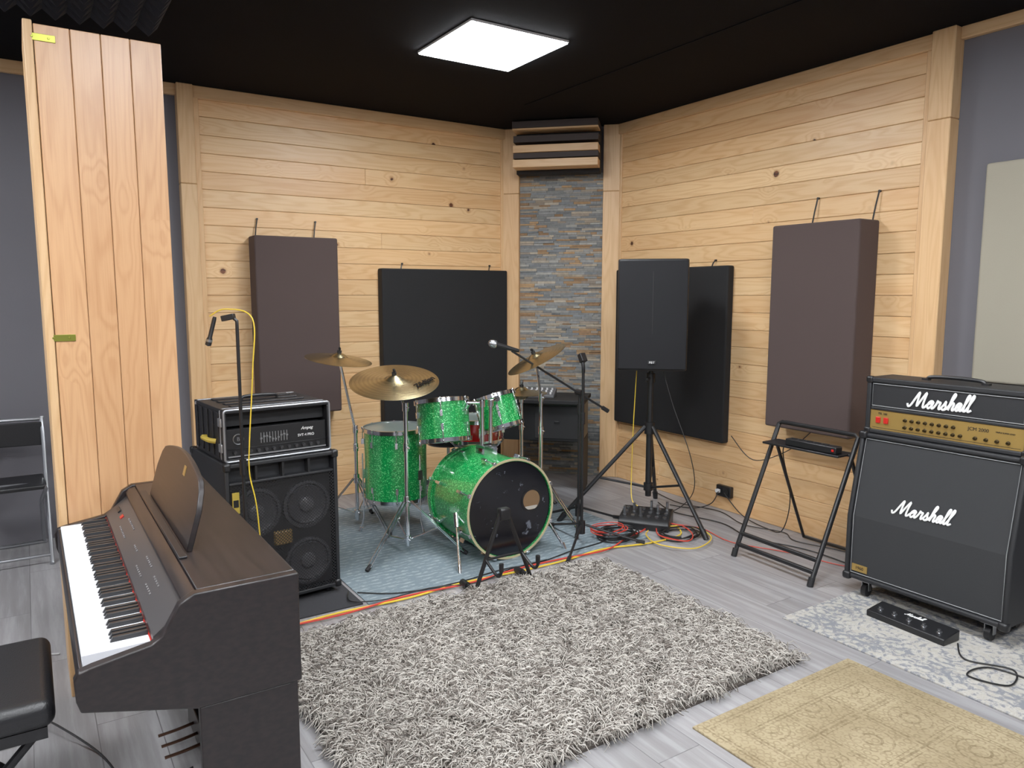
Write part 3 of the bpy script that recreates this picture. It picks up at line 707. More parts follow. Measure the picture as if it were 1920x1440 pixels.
# ================================================================= DIGITAL PIANO
t=thing('digital_piano','dark rosewood digital piano with music rest','piano',(2.88,-3.80,0))
hw=.64
ck=[(-.262,.572),(-.27,.60),(-.272,.650),(-.262,.668),(-.235,.675),(-.11,.695),(-.085,.71),(-.065,.745),(-.045,.78),(-.01,.80),(.245,.80),(.245,.505),(-.015,.505)]
for a,b_ in ((-hw,-hw+.03),(hw-.03,hw)): MB().prism(ck,'x',a,b_).obj('cheek',ROSE,t,bevel=.004,seg=3)
for a,b_ in ((-hw+.004,-hw+.03),(hw-.03,hw-.004)):
    MB().prism([(-.01,.504),(-.01,.06),(-.02,.0),(.235,0),(.235,.504)],'x',a,b_).obj('leg_panel',ROSE,t,bevel=.003)
    MB().bb((min(a,b_)-.002,-.22,.0),(max(a,b_)+.002,.24,.035)).obj('foot',ROSE,t,bevel=.006)
MB().bb((-hw+.03,-.0,.782),(hw-.03,.243,.80)).obj('top_lid',ROSE,t,bevel=.003)
MB().bb((-hw+.03,.225,.30),(hw-.03,.24,.782)).obj('back_panel',ROSE,t)
MB().bb((-hw+.03,.12,.15),(hw-.03,.135,.505)).obj('knee_panel',ROSE,t)
MB().prism([(-.258,.575),(-.264,.60),(-.264,.655),(-.259,.668),(-.253,.668),(-.253,.64),(.0,.64),(.2,.64),(.2,.53),(-.01,.51)],'x',-hw+.03,hw-.03).obj('keybed',ROSE,t,bevel=.001)
cpp=MB().prism([(-.104,.665),(-.102,.703),(-.03,.76),(-.02,.76),(-.02,.665)],'x',-hw+.03,hw-.03).obj('control_panel',pbr('dark_grey_panel',S(60,57,57),rough=.4),t,label='dark grey control panel')
MB().prism([(-.03,.755),(-.035,.775),(-.02,.79),(.0,.795),(.0,.755)],'x',-hw+.03,hw-.03).obj('fallboard',ROSE,t,bevel=.003)
MB().bb((-hw+.03,-.106,.684),(hw-.03,-.103,.688)).obj('felt_strip',REDL,t,label='red felt strip')
kw=1.17/52
wk=MB().bb((-kw/2+.0006,-.252,.655),(kw/2-.0006,-.105,.684)).obj('white_key',IVORY,t,bevel=.0012,seg=2)
wk.matrix_local=Matrix.Translation((-.585+kw/2,0,0))
for i in range(1,52): inst(wk,t,Matrix.Translation((-.585+kw/2+i*kw,0,0)))
bk=None
for i in range(51):
    if (i+5)%7 in (0,1,3,4,5):
        x_=-.585+(i+1)*kw
        if bk is None:
            bk=MB().prism([(-.190,.682),(-.182,.696),(-.105,.696),(-.105,.682)],'x',-.0055,.0055).obj('black_key',BLK,t,bevel=.001); bk.matrix_local=Matrix.Translation((x_,0,0))
        else: inst(bk,t,Matrix.Translation((x_,0,0)))
ang_=math.atan2(.057,.072)
def cpm(x,s): return Matrix.Translation((x,-.102+.072*s,.7035+.057*s))@Matrix.Rotation(ang_,4,'X')
bt=MB().bb((-.005,-.0025,0),(.005,.0025,.003)).obj('button',pbr('button_grey',S(112,109,109),rough=.4),cpp,bevel=.001); bt.matrix_local=cpm(-.33,.3)
for x0,n_,ss in ((-.33,8,(.3,)),(-.33,8,(.7,)),(-.05,4,(.5,)),(.12,6,(.3,.7)),(.30,5,(.35,.65))):
    for s_ in ss:
        for i in range(n_):
            if x0==-.33 and s_==.3 and i==0: continue
            inst(bt,cpp,cpm(x0+i*.019,s_))
o=MB().bb((-.014,-.007,0),(.014,.007,.003)).obj('display',REDL,cpp,label='small red display'); o.matrix_local=cpm(-.42,.5)
o=MB().bb((-.03,-.006,0),(.03,.006,.005)).obj('volume_slider',BLK,cpp); o.matrix_local=cpm(-.52,.5)
mx0,mx1=-.42,.315
arc=[]
for i in range(25):
    f=i/24; xx=mx0+(mx1-mx0)*f; e=abs(2*f-1); zz=.225-.05*e**2
    if f<.08: zz-= (1-f/.08)**2*.06
    if f>.92: zz-= ((f-.92)/.08)**2*.06
    arc.append((xx,zz))
mr=MB().prism([(mx0,0)]+arc+[(mx1,0)],'y',-.008,.008).obj('music_rest',ROSE,t,bevel=.003,label='arched rosewood music rest')
mr.matrix_local=Matrix.Translation((0,.035,.80))@Matrix.Rotation(rad(-16),4,'X')
MB().bb((.03,-.0095,.165),(.06,-.008,.195)).obj('sticker',GOLD,mr,label='small gold sticker')
MB().bb((mx0-.05,.0,.80),(mx1+.05,.022,.806)).obj('ledge',BLK,t,bevel=.002)
for i in range(3):
    MB().tube(catmull([((i-1)*.07,.1,.08),((i-1)*.07,.03,.07),((i-1)*.07,-.03,.066)],4),.008,8,flat=2).obj('pedal',BRASSD,t,label='brass pedal')
MB().bb((-.18,.08,.03),(.18,.14,.13)).bb((-hw+.03,.11,.05),(hw-.03,.13,.11)).obj('pedal_box',ROSE,t,bevel=.004)

t=thing('piano_bench','black padded piano stool with metal legs','stool',(3.04,-4.32,0))
MB().bb((-.23,-.21,.425),(.23,.21,.50)).obj('cushion',LEATHER,t,bevel=.03,seg=5,label='black leatherette cushion')
MB().bb((-.21,-.19,.395),(.21,.19,.425)).obj('seat_frame',BLK,t)
for sx in (-1,1):
    MB().tube([(sx*.17,-.17,.40),(sx*.17,.17,.03)],.012).tube([(sx*.17,.17,.40),(sx*.17,-.17,.03)],.012).cyl((sx*.17-.03,-.17,.012),(sx*.17+.03,-.17,.012),.012).cyl((sx*.17-.03,.17,.012),(sx*.17+.03,.17,.012),.012).tube([(sx*.17,.17,.03),(sx*.17,.17,.012)],.01).tube([(sx*.17,-.17,.03),(sx*.17,-.17,.012)],.01).obj('leg',BLK,t)
MB().cyl((-.17,0,.215),(.17,0,.215),.01).obj('crossbar',BLK,t)

t=thing('folding_chair','folding chair with chrome frame and black seat','chair',(.33,-4.27,0),rad(90))
def fc(pts,name): return MB().tube(catmull(pts,6),.011,8).obj(name,ALUF,t,label='chrome tube frame')
fc([(-.2,-.21,.011),(-.2,-.19,.03),(-.2,.0,.38),(-.2,.16,.76),(-.17,.17,.785),(.17,.17,.785),(.2,.16,.76),(.2,.0,.38),(.2,-.19,.03),(.2,-.21,.011)],'front_frame')
fc([(-.17,.24,.03),(-.17,.05,.3),(-.17,-.1,.44),(.17,-.1,.44),(.17,.05,.3),(.17,.24,.03),(.15,.25,.012),(-.15,.25,.012),(-.17,.24,.03)],'rear_frame')
MB().cyl((-.2,-.18,.05),(.2,-.18,.05),.009).obj('crossbar',ALUF,t)
MB().bb((-.19,-.2,.435),(.19,.13,.462)).obj('seat',LEATHER,t,bevel=.01,seg=3)
MB().prism([(-.2,.142),(0,.165),(.2,.142),(.2,.156),(0,.18),(-.2,.156)],'z',.63,.77).obj('backrest',LEATHER,t,bevel=.005)

# ================================================================= DRUMS
def nM(loc,n): return Matrix.Translation(loc)@Vector((0,0,1)).rotation_difference(Vector(n)).to_matrix().to_4x4()
def drum(name,label,M,r,L,nl,shellm=GREEN,hoopm=CHROME,topm=WHEAD,hoopw=.022,cat='drum'):
    t=thing(name,label,cat,M=M)
    n=56
    MB().lathe([(r-.006,0),(r,.0),(r,L),(r-.006,L)],n,close=True).obj('shell',shellm,t,label='sparkle wrapped shell')
    for z0,s,nm in ((0,-1,'bottom_head'),(L,1,'batter_head')):
        MB().lathe([(.001,z0+s*.004),(r-.012,z0+s*.004),(r+.001,z0+s*.001),(r+.001,z0-s*.004),(.001,z0-s*.003)],n).obj(nm,topm,t)
        MB().lathe([(r+.003,z0-s*.014),(r+.010,z0-s*.014),(r+.009,z0+s*(hoopw-.012)),(r+.004,z0+s*(hoopw-.010)),(r+.003,z0)],n,close=True).obj('hoop',hoopm,t,label='chrome hoop')
    h_=min(.08,L*.4)
    for z0,s in ((0,1),(L,-1)):
        lg=MB().cyl((r+.008,0,z0-s*.008),(r+.008,0,z0+s*h_),.0032,n=8).bb((r-.001,-.008,z0+s*(h_-.018)),(r+.018,.008,z0+s*(h_+.018))).cyl((r+.010,0,z0-s*.014),(r+.010,0,z0+s*.002),.006,n=8).obj('lug',CHROME,t,bevel=.002,label='chrome tension lug')
        lg.matrix_local=Matrix.Rotation(math.pi/nl,4,'Z')
        for i in range(1,nl): inst(lg,t,Matrix.Rotation(2*math.pi*(i+.5)/nl,4,'Z'))
    return t
KL=.45; KR=.28
KM=Matrix.Translation((1.43,-1.84,.30))@Matrix.Rotation(rad(90),4,'Y')
t=thing('bass_drum','green sparkle bass drum with black ported front head','drum',M=KM)
MB().lathe([(KR-.007,0),(KR-.001,0),(KR-.001,KL),(KR-.007,KL)],72,close=True).obj('shell',GREEN,t,label='green sparkle wrapped shell')
for z0,s in ((0,-1),(KL,1)):
    MB().lathe([(KR+.001,z0-s*.020),(KR+.013,z0-s*.020),(KR+.013,z0+s*.016),(KR-.002,z0+s*.016),(KR-.002,z0+s*.008),(KR+.001,z0+s*.006)],72,close=True,mi=0).lathe([(KR+.001,z0+s*.016),(KR+.0135,z0+s*.016),(KR+.0135,z0+s*.0195),(KR+.001,z0+s*.0195)],72,close=True,mi=1).obj('hoop',[GREEN,CREAM],t,label='green hoop with cream edge')
MB().lathe([(.001,KL+.006),(KR-.004,KL+.006),(KR-.002,KL),(.001,KL)],72).obj('front_head',KHEAD,t,label='scuffed glossy black front head')
MB().lathe([(.001,-.006),(KR-.004,-.006),(KR-.002,0),(.001,0)],72).obj('batter_head',WHEAD,t)
hc=Vector((-.03,.145,KL+.0065))
MB().lathe([(.001,0),(.062,0),(.062,.001),(.001,.001)],36,Matrix.Translation(hc)).obj('port_hole',TAN,t,label='port hole showing tan padding')
MB().lathe([(.058,0),(.072,0),(.071,.003),(.06,.003)],36,Matrix.Translation(hc),close=True).obj('port_ring',BLK,t)
MB().bb((.005,.10,KL+.0078),(.025,.185,KL+.0085)).obj('padding',pbr('white_foam',S(180,174,162),rough=.9),t)
for z0,s in ((0,1),(KL,-1)):
    lg=MB().cyl((KR+.02,0,z0-s*.02),(KR+.02,0,z0+s*.10),.0035,n=8).bb((KR-.001,-.009,z0+s*.07),(KR+.028,.009,z0+s*.12)).bb((KR+.011,-.012,z0-s*.022),(KR+.026,.012,z0-s*.008)).obj('tension_rod',CHROME,t,bevel=.002,label='chrome tension rod and claw')
    lg.matrix_local=Matrix.Rotation(math.pi/8,4,'Z')
    for i in range(1,8): inst(lg,t,Matrix.Rotation(2*math.pi*(i+.5)/8,4,'Z'))
for sy in (-1,1):
    MB().tube([(.02,sy*.275,KL-.14),(.06,sy*.285,KL-.12),(.29,sy*.36,KL+.05)],.008,10).cyl((.262,sy*.353,KL+.033),(.298,sy*.362,KL+.055),.013,.008).cyl((.02,sy*.275,KL-.14),(.09,sy*.29,KL-.10),.018).obj('spur',CHROME,t,label='chrome spur leg')
def W2K(p): return KM.inverted()@Vector(p)
b=MB()
b.bb((-.33,-.045,.14),(-.275,.045,.24))
for sy in (-1,1):
    b.tube([tuple(W2K((1.62,-1.84+sy*.028,.58))),tuple(W2K((1.62,-1.84+sy*.03,.90)))],.0125,12); b.cyl(W2K((1.62,-1.84+sy*.03,.86)),W2K((1.62,-1.84+sy*.03,.90)),.02)
b.tube([tuple(W2K((1.62,-1.87,.885))),tuple(W2K((1.60,-1.95,.89))),tuple(W2K((1.555,-1.97,.84)))],.009,10)
b.tube([tuple(W2K((1.62,-1.81,.885))),tuple(W2K((1.60,-1.75,.90))),tuple(W2K((1.57,-1.73,.86)))],.009,10)
b.cyl(W2K((1.60,-1.95,.89)),W2K((1.575,-1.955,.865)),.02).cyl(W2K((1.61,-1.76,.90)),W2K((1.575,-1.74,.875)),.02)
b.cyl(W2K((1.62,-1.87,.62)),W2K((1.62,-1.81,.62)),.02)
b.obj('tom_holder',CHROME,t,bevel=.001,label='chrome double tom holder')
n1=Vector((-.22,.03,1)).normalized(); n2=Vector((-.34,-.14,1)).normalized()
c1_=Vector((1.43,-2.03,.765)); c2_=Vector((1.46,-1.66,.80))
drum('rack_tom','larger green sparkle rack tom mounted over bass drum',nM(c1_-n1*.12,n1),.158,.24,6)
drum('rack_tom','smaller green sparkle rack tom tilted towards drummer',nM(c2_-n2*.11,n2),.132,.20,6)
t=drum('floor_tom','deep green sparkle floor tom on three chrome legs',Matrix.Translation((.99,-2.15,.217)),.2,.45,8)
for a in (20,140,260):
    c,s=math.cos(rad(a)),math.sin(rad(a))
    MB().tube([(c*.215,s*.215,.3),(c*.215,s*.215,-.12),(c*.235,s*.235,-.19)],.005,8).cyl((c*.233,s*.233,-.185),(c*.24,s*.24,-.208),.011).bb((c*.21-.015,s*.21-.015,.14),(c*.21+.015,s*.21+.015,.2)).obj('leg',CHROME,t,label='chrome leg')
REDS=pbr('red_sparkle',S(190,24,26),rough=.25,metal=.3,coat=1.)
drum('snare_drum','red snare drum with chrome hoops on low stand',Matrix.Translation((1.12,-1.62,.56)),.175,.14,8,shellm=REDS)
t=thing('snare_stand','chrome snare drum stand','drum stand',(1.12,-1.62,0))
b=MB().cyl((0,0,.08),(0,0,.50),.011)
for a in (30,150,270):
    c,s=math.cos(rad(a)),math.sin(rad(a)); b.tube([(0,0,.3),(c*.26,s*.26,.012)],.008,8).tube([(0,0,.48),(c*.16,s*.16,.53),(c*.192,s*.192,.56)],.007,8)
b.obj('frame',CHROME,t)
t=thing('drum_throne','round black drummer stool','stool',(.72,-1.62,0))
MB().lathe([(.001,.46),(.15,.46),(.165,.475),(.165,.52),(.15,.54),(.001,.545)],36).obj('seat',LEATHER,t)
b=MB().cyl((0,0,.1),(0,0,.47),.014)
for a in (0,120,240):
    c,s=math.cos(rad(a)),math.sin(rad(a)); b.tube([(0,0,.32),(c*.26,s*.26,.014)],.01,8)
b.obj('tripod_base',CHROME,t)

def cymbal(name,label,loc,n,r):
    t=thing(name,label,'cymbal',M=nM(loc,n))
    MB().lathe([(.004,.030),(.018,.029),(.035,.022),(.05,.010),(.058,.006),(r*.5,.0),(r*.85,-.008),(r,-.014),(r,-.0155),(r*.85,-.0098),(r*.5,-.0018),(.058,.004),(.05,.008),(.033,.020),(.016,.027),(.004,.028)],72,close=True).obj('bronze_disc',CYM,t,angle=60)
    MB().cyl((0,0,.029),(0,0,.045),.014,n=14).cyl((0,0,.045),(0,0,.065),.005).bb((-.014,-.003,.05),(.014,.003,.062)).obj('felt_and_wingnut',[BLKM],t)
    return t
def stand(name,label,loc,a0,R,hub,tiltpt,mat=CHROME,top=None,cat='cymbal stand'):
    t=thing(name,label,cat,(loc[0],loc[1],.006))
    for k in range(3):
        a=rad(a0+120*k); c,s=math.cos(a),math.sin(a); w=(-s*.011,c*.011)
        b=MB()
        for q in (-1,1):
            b.tube([(c*.02+q*w[0],s*.02+q*w[1],hub+.17),(c*R*.97+q*w[0],s*R*.97+q*w[1],.022)],.0045,6)
        b.tube([(c*.015,s*.015,hub-.06),(c*R*.52,s*R*.52,(hub+.17)*.5)],.0045,6)
        b.cyl((c*R*.5-w[0]*1.3,s*R*.5-w[1]*1.3,(hub+.17)*.5+.005),(c*R*.5+w[0]*1.3,s*R*.5+w[1]*1.3,(hub+.17)*.5+.005),.005,n=6)
        b.obj('leg',mat,t,label='chrome double-braced leg')
        MB().cyl((c*R*.93,s*R*.93,.03),(c*R*1.03,s*R*1.03,.008),.013,.012).obj('rubber_foot',BLKM,t,label='black rubber foot')
    MB().cyl((0,0,.05),(0,0,tiltpt),.0125,n=16).obj('lower_tube',mat,t)
    for a_,b_,r_ in ((hub+.14,hub+.20,.02),(hub-.08,hub-.04,.019),(tiltpt-.03,tiltpt+.02,.018),((hub+tiltpt)/2+.1,(hub+tiltpt)/2+.15,.017)):
        MB().cyl((0,0,a_),(0,0,b_),r_,n=16).cyl((0,0,(a_+b_)/2),(.04,0,(a_+b_)/2),.005).obj('clamp',mat,t,bevel=.001,label='chrome tube clamp')
    if top is not None:
        tp=Vector(top)-Vector((loc[0],loc[1],.006))
        MB().tube([(0,0,tiltpt-.02),tuple(tp)],.0085,10).obj('upper_tube',mat,t)
        MB().cyl(tp*.985+Vector((0,0,tiltpt))*.015-Vector((0,0,.02)),tp,.013).obj('tilter',mat,t)
    return t
up=Vector((0,0,1)); toC=Vector((.84,-.54,0)); Rt=Vector((.5446,.8387,0))
rl=Vector((1.43,-2.345,1.035)); rn_=(up+toC*.30+Rt*.04).normalized()
stand('cymbal_stand','chrome tripod cymbal stand beside floor tom',(1.50,-2.31),-65,.34,.15,.88,top=rl)
t=cymbal('ride_cymbal','large bronze ride cymbal tilted on stand',rl,rn_,.258)
loc_right=(nM(rl,rn_).inverted().to_3x3()@Rt).normalized(); a_=math.atan2(loc_right.y,loc_right.x)
text('Zildjian',.058,'cymbal_lettering',t,Matrix.Rotation(a_-rad(8),4,'Z')@Matrix.Translation((.178,0,.0015))@Matrix.Rotation(rad(3),4,'Y')@Matrix.Rotation(rad(68),4,'Z'),pbr('black_ink',(.004,.004,.004,1),rough=.9,spec=.1),ext=.001,bold=.0012,shear=.2,label='black printed lettering')
cl_=Vector((.95,-2.50,1.135)); stand('cymbal_stand','chrome cymbal stand with angled upper tube behind floor tom',(.86,-2.37),-100,.30,.16,.66,top=cl_)
cymbal('crash_cymbal','thin bronze crash cymbal above floor tom',cl_,(up+Rt*.15+toC*.07).normalized(),.205)
cr=Vector((1.40,-1.33,1.115)); stand('cymbal_stand','chrome cymbal stand behind bass drum',(1.42,-1.30),20,.30,.15,.85,top=cr)
cymbal('crash_cymbal','bronze crash cymbal tilted steeply towards drummer',cr,(up-Rt*.52+toC*.12).normalized(),.21)
t=stand('hi_hat_stand','chrome hi-hat stand with pedal',(1.10,-1.24),80,.27,.15,.80,top=(1.10,-1.24,.93))
MB().box((.08,-.14,.03),(.075,.26,.012),0,Euler((rad(8),0,rad(35))).to_matrix()).obj('pedal',STEEL,t,bevel=.003)
cymbal('hi_hat_cymbal','lower bronze hi-hat cymbal',(1.10,-1.24,.825),(0,0,-1),.178)
cymbal('hi_hat_cymbal','upper bronze hi-hat cymbal',(1.10,-1.24,.855),(0,0,1),.178)
# ================================================================= MIC STANDS
def mic_stand(label,loc,angs,R,h,boom=None,z0=.006,pr=.009):
    t=thing('microphone_stand',label,'microphone stand',(loc[0],loc[1],z0))
    for a in angs:
        c,s=math.cos(rad(a)),math.sin(rad(a))
        MB().tube([(c*.02,s*.02,.115),(c*R*.96,s*R*.96,.018)],.008,8).cyl((c*R*.9,s*R*.9,.022),(c*R*1.04,s*R*1.04,.013),.0125,n=10).obj('leg',BLK,t)
    MB().cyl((0,0,.06),(0,0,.14),.022,n=16).obj('hub',BLK,t)
    MB().cyl((0,0,min(h-.1,.74)),(0,0,min(h-.1,.74)+.07),.015,n=14).obj('height_clutch',BLK,t)
    MB().cyl((0,0,.08),(0,0,h),pr,n=12).obj('pole',BLK,t)
    if boom:
        o_=Vector((loc[0],loc[1],z0))
        MB().tube([tuple(Vector(p)-o_) for p in boom],.0075,8).cyl(Vector(boom[1])-o_,Vector(boom[1])-o_+(Vector(boom[1])-Vector(boom[0])).normalized()*.05,.014).obj('boom_arm',BLK,t)
        MB().cyl((-.03,0,h),(.03,0,h),.02,n=14).obj('boom_clutch',BLK,t)
    return t
def mic(label,p,d):
    d=Vector(d).normalized(); t=thing('microphone',label,'microphone',M=nM(p,d))
    MB().lathe([(.010,-.15),(.012,-.14),(.017,-.01),(.019,0)],20).obj('body',BLK,t)
    MB().lathe([(.019,0),(.0245,.006),(.0255,.014),(.025,.03),(.02,.045),(.01,.053),(.001,.055)],24).obj('grille_head',STEEL,t,label='steel mesh grille head')
    return t
bm0=Vector((1.45,-1.55,1.17)); bm1=Vector((1.65,-.97,.786))
mic_stand('black boom microphone stand reaching over drum kit',(1.60,-1.12),(200,320,80),.30,.885,boom=[tuple(bm0),tuple(bm1)])
mdir=(bm0-bm1).normalized(); mdir=(mdir+Vector((-.1,-.1,-.25))).normalized()
mic('black vocal microphone with steel head on boom arm',bm0+mdir*.10+Vector((0,0,.012)),mdir)
t=mic_stand('short straight black microphone stand with empty clip',(1.90,-1.33),(-50,52,175),.37,1.06)
MB().tube([(0,0,1.05),(0,0,1.09),(-.01,.0,1.13)],.012,8).box((-.01,0,1.14),(.035,.04,.055),0,Euler((0,rad(-30),0)).to_matrix()).obj('clip',BLK,t,bevel=.008)
t=mic_stand('tall thin black microphone stand beside bass cabinet',(2.08,-3.355),(62,182,-58),.17,1.38,z0=0,pr=.0075)
MB().tube([(0,0,1.37),(0,0,1.41),(-.01,-.015,1.425)],.008,8).box((-.02,-.03,1.425),(.03,.055,.024),0,Euler((rad(12),0,rad(-33))).to_matrix()).obj('clip',BLK,t,bevel=.006)
p_=Vector((2.01,-3.45,1.35)); t=thing('microphone','small black instrument microphone hanging from stand clip','microphone',M=nM(p_,(-.1,-.25,-1)))
MB().lathe([(.007,-.08),(.009,-.07),(.009,.01),(.013,.02),(.013,.045),(.001,.05)],16).obj('body',BLK,t)
MB().lathe([(.0138,.02),(.0138,.03),(.012,.032)],16).obj('ring',STEEL,t)

# ================================================================= GUITAR STAND
t=thing('guitar_stand','black folding A-frame guitar stand on rug edge','guitar stand',(2.24,-2.11,.008))
for sy in (-1,1):
    MB().tube([(0,sy*.02,.40),(0,sy*.165,.03)],.011,8).obj('leg',BLK,t)
    MB().cyl((-.12,sy*.17,.02),(.12,sy*.17,.02),.012,n=10).cyl((-.14,sy*.17,.018),(-.08,sy*.17,.018),.018,n=12).cyl((.08,sy*.17,.018),(.14,sy*.17,.018),.018,n=12).obj('foot',BLK,t)
    MB().tube(catmull([(0,sy*.11,.17),(.06,sy*.11,.14),(.12,sy*.11,.12),(.15,sy*.11,.15),(.15,sy*.11,.19)],4),.008,8).cyl((.15,sy*.11,.155),(.15,sy*.11,.195),.012).obj('cradle_arm',BLK,t)
MB().box((0,0,.395),(.045,.06,.06)).obj('hinge_block',BLK,t,bevel=.008)
MB().cyl((0,-.11,.17),(0,.11,.17),.007).obj('spreader',BLK,t)

# ================================================================= EQUIPMENT STAND
t=thing('equipment_stand','black folding A-frame stand with power strip tray','stand',(2.82,-.5,0))
def lerp(a,b,f): return tuple(a[i]+(b[i]-a[i])*f for i in range(3))
FL=(-.26,-.21,.015); TL=(-.26,.15,.765); FRr=(.27,-.24,.015); TR=(.27,.12,.765)
pts=[FL,lerp(FL,TL,.93)]+[lerp(FL,TL,.985),lerp(TL,TR,.04)]+[lerp(TL,TR,.10),lerp(TL,TR,.90)]+[lerp(TL,TR,.96),lerp(FRr,TR,.985)]+[lerp(FRr,TR,.93),FRr]
MB().tube(pts,.0135,10).obj('front_frame',BLK,t)
for p in (FL,FRr): MB().cyl((p[0],p[1]-.008,0),(p[0],p[1]+.008,.045),.017).obj('rubber_foot',BLKM,t)
MB().tube([(-.235,.09,.66),(-.235,.40,.015),(.245,.40,.015),(.245,.09,.66)],.010,8).obj('rear_frame',BLK,t)
for f_,r_ in ((.07,.013),(.15,.013),(.86,.009)): MB().cyl(lerp(FL,TL,f_),lerp(FRr,TR,f_),r_).obj('crossbar',BLK,t)
MB().bb((-.24,-.03,.655),(.25,.12,.668)).obj('tray',BLK,t,bevel=.004)
t=thing('power_strip','black power strip with red lit switch','power strip',(2.88,-.49,.669))
MB().bb((-.15,-.03,0),(.17,.03,.04)).obj('housing',BLK,t,bevel=.006)
for i in range(5): MB().cyl((-.11+i*.05,0,.04),(-.11+i*.05,0,.0415),.018,n=16).obj('outlet',BLKM,t)
MB().bb((.145,-.034,.014),(.158,-.03,.026)).obj('switch',REDL,t,label='red switch')

# ================================================================= STAGE BOX
t=thing('stage_box','black stage box with rows of cable sockets','stage box',(1.84,-.74,.0),rad(38))
MB().prism([(-.12,0),(-.12,.045),(-.09,.07),(.12,.095),(.12,0)],'x',-.165,.165).obj('housing',BLK,t,bevel=.006)
for i in range(6):
    for j in range(3):
        y_=-.055+j*.064; z_=.073+(y_+.09)*.119
        MB().cyl((-.13+i*.052,y_,z_-.003),(-.13+i*.052,y_-.001,z_+.005),.013,n=14).obj('socket',STEEL,t)
for i,(a,b_) in enumerate(((0,0),(2,0),(4,1),(5,2),(1,1),(3,2))):
    y_=-.055+b_*.064; z_=.078+(y_+.09)*.119
    MB().cyl((-.13+a*.052,y_,z_),(-.13+a*.052,y_-.01,z_+.055),.009,n=10).obj('plug',STEEL,t)

# ================================================================= DESK + MIXER
t=thing('desk','black corner desk with drawer panel','desk',(.67,-.76,0),rad(45))
MB().bb((-.42,-.26,.71),(.36,.22,.74)).obj('desk_top',BLKM,t,bevel=.004)
MB().bb((-.40,-.2,.42),(.34,.2,.71)).obj('cabinet_body',BLK,t,bevel=.004)
for x_ in (-.39,.33): MB().bb((x_-.012,-.2,0),(x_+.012,.2,.42)).obj('side_panel',BLKM,t)
dr=MB().bb((-.02,-.206,.44),(.32,-.2,.69)).obj('drawer',BLKM,t,bevel=.002)
MB().bb((.13,-.215,.56),(.17,-.206,.575)).obj('drawer_handle',BLK,dr,bevel=.002)
t=thing('audio_mixer','small grey audio mixer on desk','mixer',(.71,-.82,.74),rad(45))
MB().prism([(-.08,0),(-.08,.02),(.08,.06),(.08,0)],'x',-.13,.13).obj('housing',pbr('mixer_grey',S(80,80,82),rough=.5),t,bevel=.004)
for i in range(6):
    for j in range(3): MB().cyl((-.1+i*.04,-.05+j*.045,.027+j*.011),(-.1+i*.04,-.05+j*.045,.043+j*.011),.007,n=10).obj('knob',WHITE,t)

# ================================================================= CABLES
def cable(label,pts,mat,r=.0035,sub=8):
    P=catmull(pts,sub); o=MB().tube(P,r,6).obj('cable',mat); tag(o,label,'cable'); return o
def gz(pts,z=.010): return [(a,b,z) for a,b in pts]
cable('yellow cable running along the rug edge',gz([(2.11,-3.3),(2.08,-2.95),(2.10,-2.6),(2.075,-2.25),(2.10,-1.9),(2.10,-1.6),(2.07,-1.3),(2.14,-1.0),(2.13,-.72),(1.98,-.60)]),YEL,.005)
cable('red cable running along the rug edge',gz([(2.09,-3.3),(2.115,-2.95),(2.08,-2.6),(2.105,-2.25),(2.07,-1.9),(2.08,-1.6),(2.10,-1.3),(2.0,-1.05),(1.96,-.9),(1.93,-.83)],.014),REDC,.005)
cable('black cable running over drum mat edge',gz([(1.9,-2.78),(2.02,-2.6),(2.06,-2.3),(2.03,-2.0),(2.05,-1.75),(2.0,-1.5),(1.96,-1.2),(1.80,-1.0)],.012),BLC)
cable('black cable looping by the bass cabinet',gz([(1.88,-2.82),(2.0,-2.85),(2.07,-2.7),(2.06,-2.45),(2.13,-2.2),(2.06,-1.95),(2.05,-1.7)],.018),BLC)
def coil(label,c,r0,n,mat,z=.01,rr=.0035,ex=1.3):
    pts=[]
    for i in range(n*12):
        a=i*math.pi/6; R_=r0*(1+.12*math.sin(i*.7)+.1*math.sin(i*.23)); pts.append((c[0]+R_*math.cos(a),c[1]+R_*ex*math.sin(a),z+.006*(i//12)+.003*math.sin(i)))
    cable(label,pts,mat,rr,3)
coil('coiled black cable on floor',(1.93,-1.07),.10,7,BLC,.012,.004)
coil('coiled red cable on floor',(1.88,-1.10),.09,3,REDC,.045)
coil('coiled black cable beside stage box',(2.12,-.72),.10,4,BLC,.01,.0045)
cable('yellow cable looping beside stage box',gz([(1.95,-.72),(2.1,-.55),(2.3,-.62),(2.38,-.85),(2.22,-.98),(2.05,-.93),(1.98,-.85)],.02),YEL,.004)
cable('red cable looping beside stage box',gz([(1.92,-.66),(2.06,-.62),(2.22,-.70),(2.28,-.82),(2.12,-.88),(2.0,-.80)],.03),REDC,.004)
cable('red cable from stage box towards guitar cabinet',gz([(1.9,-.62),(2.1,-.5),(2.4,-.55),(2.7,-.42),(3.0,-.35),(3.15,-.25)],.008),REDC,.003)
cable('black cable along the skirting',gz([(1.3,-.12),(1.6,-.18),(1.9,-.10),(2.2,-.2),(2.45,-.12),(2.6,-.2),(2.9,-.12),(3.2,-.15)],.008),BLC)
cable('black cable along the floor behind stand',gz([(1.5,-.3),(1.75,-.38),(2.1,-.3),(2.4,-.38),(2.75,-.28),(3.1,-.3)],.008),BLC,.004)
cable('black power cable hanging from wall socket',[(1.88,-.09,.145),(1.86,-.14,.06),(1.75,-.2,.01),(1.6,-.28,.01)],BLC)
cable('black power cable drooping from power strip',[(2.73,-.49,.69),(2.66,-.44,.6),(2.62,-.3,.3),(2.5,-.2,.05),(2.35,-.15,.01),(2.1,-.1,.03),(1.93,-.09,.145)],BLC)
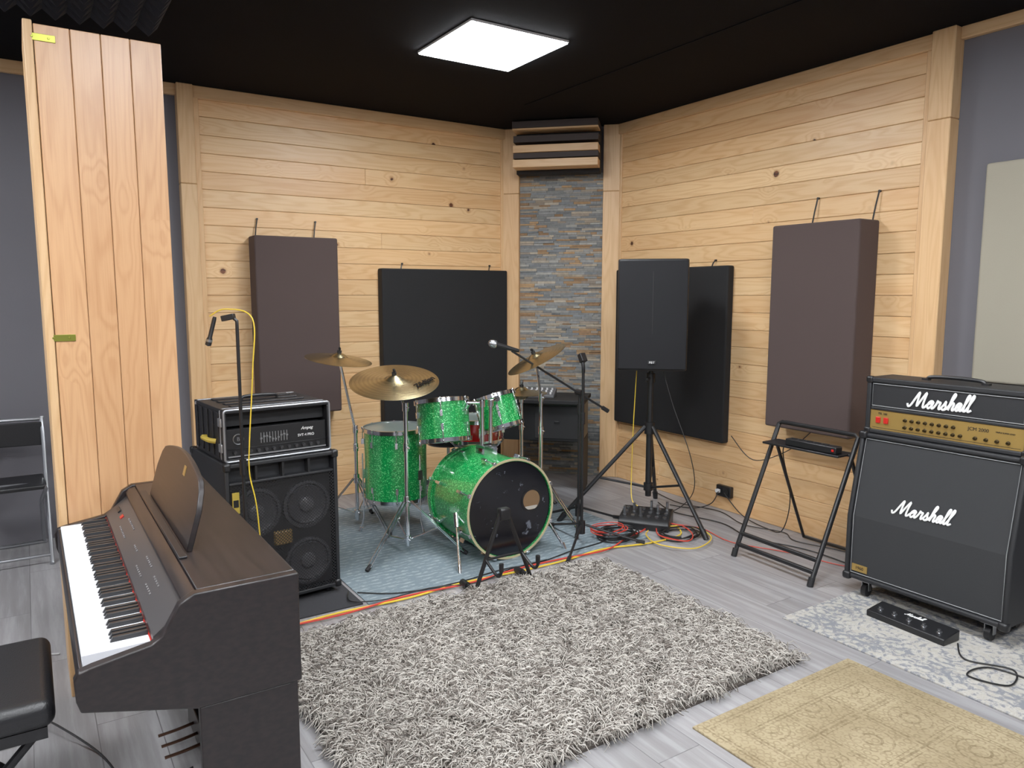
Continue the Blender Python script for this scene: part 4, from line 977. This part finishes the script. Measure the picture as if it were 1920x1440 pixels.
cable('black power cable beneath wall absorber',[(1.95,-.06,.55),(2.15,-.07,.42),(2.4,-.06,.52),(2.6,-.1,.68)],BLC,.003)
cable('yellow cable hanging from loudspeaker to stage box',[(1.68,-.70,1.03),(1.66,-.70,.7),(1.67,-.72,.35),(1.72,-.76,.16),(1.78,-.76,.12)],YEL,.003)
cable('black cable hanging from loudspeaker',[(1.79,-.57,1.03),(1.87,-.55,.8),(2.0,-.5,.45),(1.95,-.42,.2),(1.75,-.4,.02),(1.6,-.45,.01)],BLC,.003)
cable('yellow cable hanging along microphone stand',[(2.01,-3.45,1.43),(2.04,-3.39,1.46),(2.12,-3.30,1.42),(2.13,-3.31,1.2),(2.11,-3.33,.9),(2.105,-3.335,.75),(2.10,-3.31,.6),(2.08,-3.28,.3),(2.06,-3.2,.02),(2.1,-3.2,.014)],YEL,.003)
cable('grey cable crossing floor beside column',gz([(1.2,-4.9),(1.5,-4.5),(1.75,-4.2),(1.82,-4.08)],.006),WHC)
cable('black cable from footswitch on carpet',gz([(3.86,-.80),(3.95,-.92),(4.1,-.85),(4.15,-1.0),(4.02,-1.05),(4.05,-.9),(4.3,-.88)],.014),BLC)
cable('black cables under piano',gz([(2.75,-4.15),(2.9,-4.0),(3.0,-3.9),(2.95,-3.75)],.006),BLC)
cable('black cable draped behind piano stool',[(2.3,-4.2,.01),(2.5,-4.12,.05),(2.7,-4.0,.01),(2.9,-3.95,.006)],BLC)

# ================================================================= CAMERA / WORLD
cam=bpy.data.cameras.new('camera'); co=bpy.data.objects.new('camera',cam); COL.objects.link(co)
co.location=(5.397,-4.11,1.52); co.rotation_euler=(rad(83.2),0,rad(57)); cam.lens=26.25; cam.sensor_width=36; cam.clip_start=.05
bpy.context.scene.camera=co
w=bpy.data.worlds.new('world'); bpy.context.scene.world=w; w.use_nodes=True
w.node_tree.nodes['Background'].inputs[0].default_value=(.6,.65,.7,1); w.node_tree.nodes['Background'].inputs[1].default_value=.3
bpy.context.scene.view_settings.view_transform='Standard'
bpy.context.scene.view_settings.gamma=1.14
